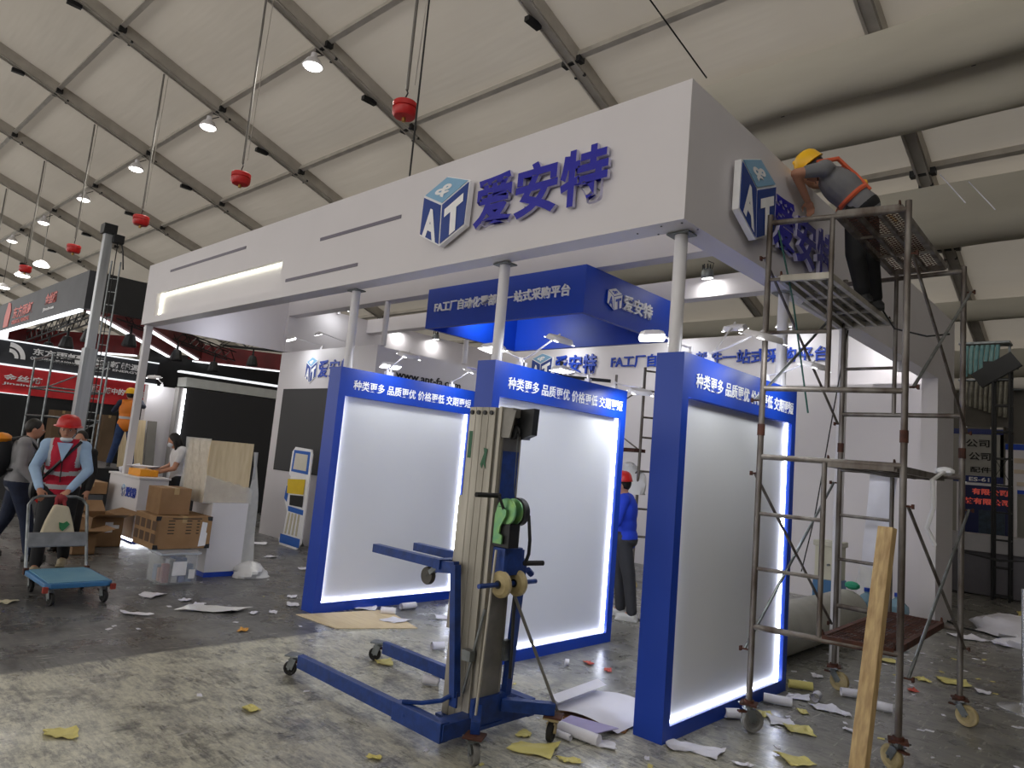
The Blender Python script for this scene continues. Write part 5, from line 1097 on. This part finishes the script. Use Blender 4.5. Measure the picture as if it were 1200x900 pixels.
# ================================================================ FLOOR SCRAPS
PAP = [
(-2.08, -2.55, 0.174, 0.144, 's', 'y', 62.0, 'large torn yellow sheet lying alone on the pale floor near the bottom corner'),
(-1.89, -1.57, 0.085, 0.151, 's', 'y', 89.0, 'small yellow scrap on the pale floor in front of the long lift leg'),
(-3.63, -0.77, 0.085, 0.164, 's', 'o', 53.0, 'orange scrap on the dark floor between the trolley and the lift'),
(-5.41, -2.14, 0.125, 0.177, 's', 'c', 48.0, 'cream tile-like scrap at the picture edge below the blue trolley'),
(-4.43, -0.67, 0.546, 0.266, 's', 'f', 51.0, 'pale crumpled plastic strip with an orange end lying past the clear storage bin'),
(-4.54, -1.34, 0.278, 0.088, 's', 'w', 47.0, 'thin pale stick of paper beside the crumpled plastic strip'),
(-5.26, -0.96, 0.214, 0.221, 's', 'w', 30.0, 'crumpled white scraps of paper beside the clear storage bin'),
(-4.92, -0.75, 0.097, 0.18, 's', 'w', 35.0, 'white folded scrap next to the clear storage bin, nearer the plastic strip'),
(-4.69, -0.71, 0.112, 0.139, 's', 'w', 62.0, 'white chip of paper above the orange end of the plastic strip'),
(-4.16, -0.41, 0.07, 0.133, 's', 'w', 44.0, 'white chip of paper beyond the far end of the plastic strip'),
(-4.12, -0.23, 0.087, 0.137, 's', 'w', 44.0, 'white chip of paper between the plastic strip and the first light box'),
(-4.34, 0.11, 0.134, 0.154, 's', 'w', 53.0, 'white shred of paper touching the corner of the first light box'),
(-4.68, 0.29, 0.106, 0.169, 's', 'w', 53.0, 'white shred of paper just behind the corner of the first light box'),
(-6.18, 1.31, 0.152, 0.515, 's', 'w', 80.0, 'large white paper lying behind the first light box near the cut-out board'),
(-7.18, 1.38, 0.14, 0.375, 's', 'w', 44.0, 'white paper flake near the foot of the cut-out board'),
(-8.47, 1.84, 0.289, 0.6, 's', 'w', 44.0, 'white paper heap beside the wrapped crate'),
(-3.98, 0.67, 0.428, 0.24, 's', 'w', 36.0, 'torn white paper on the plywood sheet under the first light box'),
(-3.6, 0.77, 0.15, 0.342, 'r', 'w', 44.0, 'short white cardboard roll under the first light box edge'),
(-3.7, 1.11, 0.191, 0.497, 'r', 'w', 89.0, 'crumpled white paper curls behind the short cardboard roll'),
(-3.33, 0.65, 0.225, 0.246, 's', 'w', 26.0, 'white paper curl lying nearest the lift mast under the first light box'),
(-3.24, 1.19, 0.151, 0.193, 's', 'w', 44.0, 'white strip of paper beside the lift mast behind the far leg'),
(-2.27, -0.27, 0.141, 0.157, 's', 'y', 53.0, 'crumpled yellow paper by the far front caster of the lift'),
(-2.34, 0.35, 0.112, 0.32, 'r', 'w', 71.0, 'white paper roll with a yellow lining behind the far lift leg'),
(-1.67, -0.3, 0.118, 0.171, 'r', 'w', 36.0, 'white paper tube lying between the two lift legs'),
(-0.47, -0.53, 0.275, 0.197, 's', 'y', 39.0, 'large yellow sheet in front of the rear caster of the lift'),
(-0.25, -0.48, 0.139, 0.07, 's', 'y', 41.0, 'narrow yellow sheet beyond the large yellow sheet'),
(-0.65, -0.41, 0.085, 0.109, 's', 'y', 17.0, 'small yellow scrap under the rear end of the lift'),
(-0.69, 0.09, 0.076, 0.162, 's', 'y', 80.0, 'yellow corner of paper behind the rear caster of the lift'),
(-0.48, -0.25, 0.12, 0.095, 'r', 'w', 3.0, 'white curled strip next to the rear caster of the lift'),
(-0.54, 0.01, 0.116, 0.106, 's', 'w', 39.0, 'torn white paper between the lift caster and the open roll'),
(-0.28, -0.12, 0.178, 0.12, 's', 'w', 30.0, 'torn white paper in front of the open roll'),
(-0.9, -1.36, 0.048, 0.106, 's', 'y', 116.0, 'small yellow square scrap at the bottom edge left of the lift caster'),
(0.04, 0.29, 0.211, 0.166, 's', 'w', 39.0, 'torn white sheet at the foot of the nearest light box'),
(0.16, 0.35, 0.209, 0.177, 's', 'w', 17.0, 'long white triangular sheet in front of the nearest light box'),
(0.01, -0.07, 0.033, 0.05, 's', 'w', 44.0, 'small white chip at the bottom edge beside the nearest light box'),
(0.4, 0.36, 0.115, 0.063, 's', 'w', 44.0, 'white sheet edge cut by the bottom of the picture'),
(0.06, 1.71, 0.205, 0.274, 'r', 'w', 21.0, 'white paper cone between the nearest light box and the scaffold caster'),
(-0.01, 1.08, 0.103, 0.198, 'r', 'w', 53.0, 'small white cup-shaped roll beside the front scaffold caster'),
(0.01, 2.3, 0.189, 0.224, 'r', 'y', 33.0, 'yellow paper roll at the far corner of the nearest light box'),
(0.09, 2.05, 0.181, 0.16, 's', 'w', 36.0, 'white sheet beside the yellow paper roll'),
(0.21, 2.1, 0.103, 0.269, 'r', 'w', 98.0, 'crumpled blue-white paper behind the yellow paper roll'),
(0.23, 1.34, 0.173, 0.218, 's', 'w', 26.0, 'torn white paper with pleats beyond the front scaffold caster'),
(0.38, 1.28, 0.19, 0.171, 's', 'y', 33.0, 'yellow sheet sticking out under the pleated white paper'),
(0.25, 1.71, 0.073, 0.14, 's', 'y', 44.0, 'small yellow scrap beside the pleated white paper'),
(0.1, 1.39, 0.106, 0.133, 's', 'y', 53.0, 'pale yellow sheet beside the front scaffold caster'),
(0.33, 1.96, 0.223, 0.189, 's', 'w', 35.0, 'long white sheet in front of the scaffold deck'),
(0.47, 1.96, 0.085, 0.101, 's', 'w', 30.0, 'white triangular tip beside the long white sheet'),
(0.34, 2.48, 0.133, 0.168, 'r', 'w', 35.0, 'white roll lying behind the leaning timber'),
(0.61, 2.34, 0.164, 0.347, 'r', 'w', 12.0, 'crumpled blue-white plastic between the timber and the scaffold post'),
(0.61, 1.61, 0.057, 0.159, 's', 'w', 80.0, 'white triangle of paper beside the leaning timber'),
(0.58, 0.71, 0.188, 0.16, 's', 'y', 39.0, 'large yellow sheet at the bottom edge between light box and timber'),
(0.58, 3.74, 0.12, 0.277, 's', 'y', 35.0, 'yellow curled scrap in the middle of the scaffold footprint'),
(0.79, 3.95, 0.27, 0.277, 's', 'y', 24.0, 'long yellow strip beyond the yellow curled scrap'),
(1.04, 3.84, 0.123, 0.227, 's', 'w', 21.0, 'white oblong card beside the far scaffold caster'),
(0.62, 3.24, 0.084, 0.108, 's', 'r', 44.0, 'red scrap behind the yellow curled scrap'),
(0.17, 4.21, 0.214, 0.184, 's', 'y', 36.0, 'pale yellow paper strip under the rusty scaffold deck'),
(-1.39, 1.25, 0.07, 0.16, 's', 'r', 62.0, 'red scrap on the floor behind the lift, nearer the second light box'),
(-1.18, 1.23, 0.068, 0.126, 's', 'r', 35.0, 'red scrap on the floor behind the lift, nearer the third light box'),
(-1.46, 1.03, 0.034, 0.128, 'r', 'w', 44.0, 'white crumpled dot of paper behind the lift'),
(-0.05, 2.86, 0.102, 0.173, 's', 'w', 35.0, 'white crumpled paper beside the rear scaffold caster'),
(-0.04, 2.52, 0.084, 0.106, 's', 'w', 44.0, 'small white scrap between roll and rear scaffold caster'),
(0.42, 6.64, 0.362, 0.6, 's', 'w', 39.0, 'white paper spread on the floor in front of the debris heap'),
(0.81, 6.71, 0.294, 0.42, 's', 'w', 44.0, 'crumpled white plastic in front of the debris heap'),
]
CM = dict(y='papery', w='paperw', o='papero', r='paperr', c='paperc', f='film')
CN = dict(y='yellow_scrap', w='paper_scrap', o='orange_scrap', r='red_scrap', c='card_scrap', f='film_strip')
for i, (x, y, L, H_, k, c, ang, lab) in enumerate(PAP):
    rnd = random.Random(i*13+5); a = math.radians(ang); u = Vector((math.cos(a), math.sin(a), 0)); v = Vector((-u.y, u.x, 0)); o = Vector((x, y, 0)); m = MB()
    if k == 'r':
        r = min(.034, max(.014, H_*.2)); o.z = r+.003; p = o-u*L/2; n = 12; vs = []
        for j in range(3):
            for q in range(n+2):
                t_ = 2*math.pi*q/n*.98; rr = r*(1-.06*q/n)*(1+.08*rnd.random()); vs.append(p+u*L*j/2+(v*math.cos(t_)+Vector((0, 0, 1))*math.sin(t_))*rr)
        K = n+2; fs = [(j*K+q, j*K+q+1, (j+1)*K+q+1, (j+1)*K+q) for j in range(2) for q in range(K-1)]; m.add(vs, fs)
        m.add([(Vector(w_)-p-u*((Vector(w_)-p).dot(u)))*.93+p+u*((Vector(w_)-p).dot(u)) for w_ in vs], [tuple(reversed(f)) for f in fs])
    else:
        H_ = min(H_, .8*L+.05); nx, ny = 6, 4; vs = []
        for j in range(ny+1):
            for q in range(nx+1):
                s_, t_ = q/nx-.5, j/ny-.5; e = 1-.16*rnd.random() if (q in (0, nx) or j in (0, ny)) else 1
                z = .006+.010*rnd.random()*(1 if L < .3 else 1.4)+ (.05*L*(max(0, abs(s_)-.3))*6)*rnd.random()
                vs.append(o+u*L*(s_*e+.12*t_*((i % 5)-2))+v*H_*t_*e*(1-.28*((i % 3)-1)*s_*2)+Vector((0, 0, z)))
        fs = [(j*(nx+1)+q, j*(nx+1)+q+1, (j+1)*(nx+1)+q+1, (j+1)*(nx+1)+q) for j in range(ny) for q in range(nx)]
        m.add(vs, fs); m.add([Vector(w_)-Vector((0, 0, .003)) for w_ in vs], [tuple(reversed(f)) for f in fs])
    tag(obj(CN[c], m, W[CM[c]], smooth=(k == 'r')), lab, 'paper' if c != 'f' else 'plastic film', 'scraps on the floor')
# tiny chips that nothing tells apart
for i in range(150):
    rnd = random.Random(900+i); a = rnd.uniform(0, 6.28)
    x, y = rnd.uniform(-6, 2.2), rnd.uniform(-1.8, 7)
    if i < 70: x, y = rnd.uniform(-.0, 2.0), rnd.uniform(.2, 6)
    if X3-.5 < x < X3+.05 and 0 < y < 2.3: continue
    s_ = rnd.uniform(.012, .035); m = MB(); m.prism([(-s_, -s_*.5), (s_*.8, -s_*.4), (s_, s_*.5), (-s_*.6, s_*.6)], (x, y, .001), (math.cos(a), math.sin(a), 0), (-math.sin(a), math.cos(a), 0), .004)
    tag(obj('paper_chip', m, W['paperw'] if i % 4 else W['papery']), 'tiny paper chip among the many strewn over the concrete', 'paper', 'tiny paper chips strewn over the concrete')

# ================================================================ HANGING FROM THE ROOF
ords = ['nearest and highest in view', 'second from the nearest', 'third from the nearest', 'fourth from the nearest', 'fifth from the nearest', 'sixth from the nearest', 'seventh from the nearest', 'eighth from the nearest']
for k in range(7):
    p = roofp(-10.88-5*k, 3.36, -.30); c = Vector((p.x+.12, p.y-.28, 9.62)); t = thing('high_bay_lamp', 'white conical tent lamp under the roof purlin, '+ords[k], 'lamp', c, 'conical tent lamps in one row')
    m = MB(); m.tube(p, c+Vector((0, 0, .22)), .012, 6); obj('bracket', m, W['black'], t)
    m = MB(); m.lathe(c, (0, 0, 1), [(.22, 0), (.225, .01), (.14, .15), (.07, .2), (.06, .3), (.02, .31)], 20); obj('lamp_shade', m, W['white2'], t, smooth=True)
    m = MB(); m.lathe(c, (0, 0, -1), [(.19, -.004), (.18, .02), (.12, .05), (.0, .06)], 20); obj('lens', m, mat('bay_lens', 'fffdf5', .3, emit=9., var=0), t)
    area('bay_light', (0, 0, -.09), (0, 0, -3), .35, 90, (1, .97, .9), t)
for k, (x, y, z) in enumerate(((-31.4, 2.9, 8.0), (-34.8, 2.95, 8.0), (-39.4, 3.1, 8.0))):
    c = Vector((x, y, z)); t = thing('pendant_lamp', 'lower tent lamp on a long cord above the black booth, '+('nearest', 'middle', 'farthest')[k]+' of three', 'lamp', c, 'lower tent lamps on long cords')
    m = MB(); m.tube(c, (x, y, 10.4), .012, 5); obj('cord', m, W['ink'], t)
    m = MB(); m.lathe(c, (0, 0, 1), [(.3, 0), (.31, .02), (.18, .16), (.05, .22)], 16); obj('lamp_shade', m, W['white2'], t, smooth=True); m = MB(); m.lathe(c, (0, 0, -1), [(.29, 0), (.25, .04), (0, .07)], 16); obj('lens', m, mat('bay_lens', 'fffdf5', .3, emit=9., var=0), t)
for k in range(6):
    X0 = -5.88-5*k; p = roofp(X0, 2.0-.06*k, -.3); z1 = 6.75
    t = thing('hanging_extinguisher', 'red drum-shaped extinguisher on a long rod from the roof, '+ords[k], 'fire extinguisher', (p.x, p.y, z1), 'red drums hanging from the roof')
    m = MB(); m.tube((p.x, p.y, z1+.28), (p.x, p.y, p.z), .024, 8); obj('rod', m, mat('dull_rod', '77746e', .6, .2), t, smooth=True)
    m = MB(); m.path([(p.x, p.y, z1+.28), (p.x+.03, p.y, z1+.22), (p.x-.02, p.y, z1+.16), (p.x, p.y, z1+.1)], .012, 6); obj('hook', m, W['black'], t)
    m = MB(); m.tube((p.x+.18, p.y, z1+.3), (p.x+.35, p.y, p.z), .008, 5); obj('side_wire', m, W['grille'], t)
    m = MB(); m.lathe((p.x, p.y, z1-.16), (0, 0, 1), [(.10, 0), (.15, .01), (.18, .05), (.185, .12), (.165, .125), (.165, .145), (.185, .15), (.185, .22), (.17, .235), (.04, .24)], 24); obj('drum', m, W['red'], t, smooth=True)
    m = MB(); m.tube((p.x, p.y, z1-.22), (p.x, p.y, z1-.15), .03, 10); obj('nozzle', m, mat('brass', 'b08a4a', .4, .8), t)
m = MB(); q = roofp(-5.2, 3.3, -.1); m.tube((-3.35, .25, 4.3), (-3.35, .25, 9.5), .010, 6); tag(obj('hoist_wire', m, W['ink']), 'thin dark vertical wire rising behind the front fascia', 'wire')
m = MB(); m.tube(roofp(-3.6, 6.9, -.3), roofp(-3.9, 4.5, -.2), .014, 6); tag(obj('roof_cable', m, W['ink']), 'dark cable running diagonally under the roof above the booth corner', 'cable')

# ================================================================ LEFT BACKGROUND BOOTHS
bb = thing('black_booth_header', 'black header of the far left booth with red and white logos and white light strips', 'booth header', (-14, 0, 3.9))
m = MB(); m.box((-24, 0, 3.90), (-13, .12, 4.66)); f1 = obj('front_fascia', m, W['graph'], bb)
m = MB(); m.box((-13.12, .12, 3.90), (-13, 6.2, 4.66)); obj('side_fascia', m, W['black'], bb)
m = MB(); m.box((-24, -.03, 3.85), (-13.2, .05, 3.90)); obj('led_strip', m, mat('led_soft', 'eef2f6', .4, emit=1.5, var=0), bb)
for s, x, z, w_, h, mm_ in (('东方雨虹', -19.0, 4.14, 1.9, .30, 'inkred'), ('ORIENTAL YUHONG', -19.0, 4.0, 1.7, .10, 'inkred'), ('金丝楠', -16.0, 4.22, .9, .26, 'inkred'), ('Jinsinan', -16.1, 4.07, .9, .09, 'inkwhite')):
    g = MB(); text_on(g, s, (x, -.003, z), (w_, 0, 0), (0, 0, h), .025, .006); obj('lettering', g, W[mm_], f1)
g = MB(); g.prism([(0, 0), (.5, 0), (.62, .4), (.45, .62), (.2, .66), (.0, .3)], (-19.9, -.003, 3.98), (1, 0, 0), (0, 0, 1), .01); obj('emblem', g, W['inkred'], f1)
def zig(name, p, q, z=3.9, h=.5):
    p = Vector((*p, z)); q = Vector((*q, z)); m = MB(); m.bar(p+Vector((0, 0, h/2)), q+Vector((0, 0, h/2)), .25, h); o = obj('red_beam', m, W['darkred'], bb)
    m = MB(); m.bar(p-Vector((0, 0, .035)), q-Vector((0, 0, .025)), .09, .035); obj('led_strip', m, mat('led_soft', 'eef2f6', .4, emit=1.5, var=0), o)
zig('a', (-13.2, .15), (-19.8, 4.3)); zig('b', (-14.3, 1.6), (-20, 5.3), 3.95); zig('c', (-19.4, 4.6), (-17.4, 8.2)); zig('d', (-22, .6), (-19, 3.0), 3.75)
def truss(x0, y0, x1, y1, z):
    p = Vector((x0, y0, z)); q = Vector((x1, y1, z)); d = (q-p); L = d.length; d.normalize(); s_ = Vector((-d.y, d.x, 0))*.12; m = MB()
    for o in (s_, -s_): 
        for zz in (0, .26): m.tube(p+o+Vector((0, 0, zz)), q+o+Vector((0, 0, zz)), .022, 5)
    n = int(L/.35)
    for k in range(n): 
        a = p+d*(k*L/n); b_ = p+d*((k+1)*L/n)
        for o in (s_, -s_): m.tube(a+o+Vector((0, 0, .26*(k % 2))), b_+o+Vector((0, 0, .26*((k+1) % 2))), .012, 4)
    o = obj('truss', m, W['black'], bb)
    for k in range(max(2, n//5)):
        c = p+d*(L*(k+.5)/max(2, n//5)); m = MB(); m.lathe(c-Vector((0, 0, .5)), (0, 0, 1), [(.15, 0), (.16, .04), (.12, .2), (.09, .28), (.03, .3), (.02, .5)], 10); obj('stage_light', m, W['black'], o)
truss(-13.4, .5, -22, 1.0, 3.9); truss(-14.2, .7, -18.5, 5.5, 4.0); truss(-17, 4.5, -13.4, 8.5, 4.2)
bk2 = thing('banner_wall', 'back wall of the far left booth with graphite and red banners above black panels', 'banner wall', (-18.2, 1.5, 0))
m = MB(); m.box((-18.3, -3.6, 0), (-18.1, 3.35, 2.25)); obj('black_panel', m, W['black'], bk2)
m = MB(); m.box((-18.3, -3.6, 2.94), (-18.05, 3.3, 3.50)); gp = obj('graphite_banner', m, W['graph'], bk2)
m = MB(); m.box((-18.3, -3.6, 2.25), (-18.06, 3.35, 2.90)); rp_ = obj('red_banner', m, W['redfab'], bk2)
m = MB(); m.box((-18.08, -3.6, 2.90), (-18.0, 3.32, 2.94)); m.box((-18.08, -3.6, 3.50), (-18.0, 3.3, 3.53)); m.box((-18.06, -3.6, 2.235), (-18.0, .4, 2.255)); stuff(obj('led_line', m, mat('led_line', 'dfe3e6', .4, emit=.9, var=0), bk2))
for s, y0, z, w_, h, p_ in (('东方雨虹', .35, 3.25, 1.0, .17, gp), ('ORIENTAL YUHONG', .32, 3.13, 1.0, .075, gp), ('虹', 1.72, 3.22, .22, .17, gp), ('新能源', 2.1, 3.22, .75, .17, gp), ('NEW ENERGY', 1.72, 3.13, 1.1, .06, gp), ('金丝楠', -.15, 2.55, .8, .16, rp_), ('金丝楠、楠中的"金丝楠"', 1.4, 2.52, 1.75, .17, rp_), ('Jinsinan', -.15, 2.44, .75, .07, rp_)):
    g = MB(); text_on(g, s, (-18.04, y0, z), (0, w_, 0), (0, 0, h), .025, .006); obj('lettering', g, W['inkwhite'], p_)
g = MB(); g.lathe((-18.04, 1.42, 3.27), (1, 0, 0), [(.075, 0), (.15, 0), (.15, .01), (.075, .01)], 20); g.prism([(-.05, -.06), (0, .08), (.05, -.06)], (-18.04, 1.42, 3.27), (0, 1, 0), (0, 0, 1), .008); stuff(obj('emblem', g, W['inkwhite'], gp))
g = MB()
for r0, r1 in ((.12, .20), (.24, .34)): g.add([Vector((-18.035, -.12+r*math.cos(a), 3.1+r*math.sin(a)*1.1)) for a in [j*.16 for j in range(11)] for r in (r0, r1)], [(2*j, 2*j+1, 2*j+3, 2*j+2) for j in range(10)])
stuff(obj('emblem', g, W['inkwhite'], gp))
stg = MB(); stg.box((-16, -.4, 0), (-12.3, 1.4, .88)); tag(obj('stage_block', stg, W['black'], bevel=.01), 'black stage block under the worker in the orange vest', 'stage')
for k, (y0, y1, mm_, lab) in enumerate(((1.02, 1.48, W['plywood'], 'pale wooden board leaning on the far stage behind the white post'), (1.52, 1.70, mat('grey_board2', '7d7a74', .6), 'narrow grey board leaning beside the pale wooden board'))):
    m = MB(); m.bar((-12.98, (y0+y1)/2, .885), (-13.13, (y0+y1)/2, 1.85), y1-y0, .03, up=(1, 0, 0)); tag(obj('leaning_board', m, mm_), lab, 'board')
pc = thing('partition_screen', 'white partition with a vertical light strip and a huge dark screen at the far left', 'partition', (-13.2, 3.2, 0))
m = MB(); m.box((-13.4, 1.46, 0), (-13.2, 2.0, 2.6)); obj('partition_panel', m, W['white'], pc)
m = MB(); m.box((-13.25, 2.0, 0), (-13.0, 2.10, 2.62)); obj('grey_edge', m, mat('grey_edge', '8e8b88', .5), pc)
m = MB(); m.box((-13.0, 2.10, .3), (-12.98, 2.14, 2.6)); obj('led_strip', m, W['glow'], pc)
m = MB(); m.box((-13.3, 2.14, 0), (-13.0, 6.4, 2.62)); obj('screen', m, W['screen'], pc)
m = MB(); m.box((-13.5, 2.14, 2.66), (-13.05, 6.4, 2.86)); obj('header_strip', m, mat('header_grey', 'b9bcb8', .5), pc)
m = MB(); m.box((-13.6, 2.14, 2.98), (-13.4, 6.4, 3.02)); obj('white_line', m, mat('led_line', 'dfe3e6', .4, emit=.9, var=0), pc)
m = MB(); m.box((-19.5, 3.4, 0), (-19.3, 12, 4.0)); tag(obj('dark_backdrop', m, W['black']), 'black backdrop wall deep inside the far left booth', 'backdrop')
clip_lamp((-13.3, 1.75, 2.6), (-12.95, 1.45, 2.75), (-13.2, 1.7, 2.2), T+'on top of the far white partition', power=4, sz=.12)
sf = thing('far_scaffold', 'grey tube scaffold inside the far left booth beside the worker in the orange vest', 'scaffold', (-13.0, .3, .88))
Q = [(-13.1, -.35), (-13.1, .62), (-14.6, -.3), (-14.6, .7)]
for x, y in Q: m = MB(); m.tube((x, y, .89), (x, y, 2.95), .022, 6); obj('post', m, W['galv'], sf)
for z in (1.0, 1.75, 2.3, 2.9):
    for (a, b_) in ((0, 1), (2, 3), (0, 2), (1, 3)): m = MB(); m.tube((*Q[a], z), (*Q[b_], z), .018, 6); obj('rail', m, W['galv'], sf)
for z0, z1 in ((1.0, 1.75), (2.3, 2.9)): m = MB(); m.tube((*Q[0], z0), (*Q[1], z1), .014, 5); obj('brace', m, W['galv'], sf)
tw = thing('lifting_mast', 'tall silver crank lifting mast with a black head and cable, left of the booth', 'lifting mast', (-10.6, -.43, 0))
m = MB(); m.box((-10.69, -.52, .05), (-10.51, -.34, 2.9)); obj('mast_section', m, mat('bright_alu', 'b4b7ba', .35, .4, scale=3, col2='9da1a4', stretch=(6, 6, .2)), tw, bevel=.008)
m = MB(); m.box((-10.665, -.495, 2.9), (-10.535, -.365, 4.85)); obj('mast_section', m, mat('bright_alu', 'b4b7ba', .35, .4), tw, bevel=.008)
m = MB(); m.cbox((-10.6, -.43, 4.93), (.2, .2, .16)); m.cbox((-10.5, -.3, 4.78), (.12, .16, .14)); m.path([(-10.55, -.25, 4.8), (-10.5, -.2, 4.6), (-10.52, -.15, 4.3)], .012, 5); obj('mast_head', m, W['black'], tw)
m = MB(); m.path([(-10.5, -.3, 4.8), (-10.5, -.28, 2.5), (-10.5, -.3, .4)], .008, 5); obj('cable', m, W['ink'], tw)
for a in range(4):
    d = Vector((math.cos(a*math.pi/2+.6), math.sin(a*math.pi/2+.6), 0)); m = MB(); m.bar(Vector((-10.6, -.43, .1))+d*.08, Vector((-10.6, -.43, .05))+d*.6, .06, .06); obj('foot', m, W['galv'], tw)
tw2 = thing('ladder_mast', 'slim grey ladder mast with rungs standing just right of the silver lifting mast', 'ladder', (-11.4, -.02, 0))
for dx in (-.06, .06):
    m = MB(); m.tube((-11.4+dx*.7, -.02+dx, .0), (-11.4+dx*.7, -.02+dx, 4.6), .016, 6); obj('rail', m, W['galv'], tw2)
for k in range(18): m = MB(); m.tube((-11.442, -.08, .2+.24*k), (-11.358, .04, .2+.24*k), .008, 5); obj('rung', m, W['galv'], tw2)
for k, (x, y, z, s_, lab) in enumerate(((-17.6, 1.05, 0, (.5, .4, 1.95), 'tall brown carton stack against the black panels of the far booth'), (-17.5, 2.05, 0, (.5, .3, 1.95), 'brown carton stack behind the ladder mast in the far booth'))):
    t = thing('tall_carton', lab, 'carton', (x, y, 0)); carton(t, (x-s_[0]/2, y-s_[1]/2, 0), (x+s_[0]/2, y+s_[1]/2, s_[2]), mat('dim_carton', '6f5a44', .8))
# more of the hall far left
wl = MB(); wl.box((-62, -30, 0), (-61.8, 22, 4.9)); o = obj('wall_left', wl, mat('far_wall', '8f8c85', .7)); o['kind'] = 'structure'
wr = MB(); wr.box((10.0, -25, 0), (10.2, 20, 10)); o = obj('light_block_right', wr, mat('light_block_dim', '55524e', .8)); o['kind'] = 'structure'  # unseen slab added on the right to keep light off the side fascia
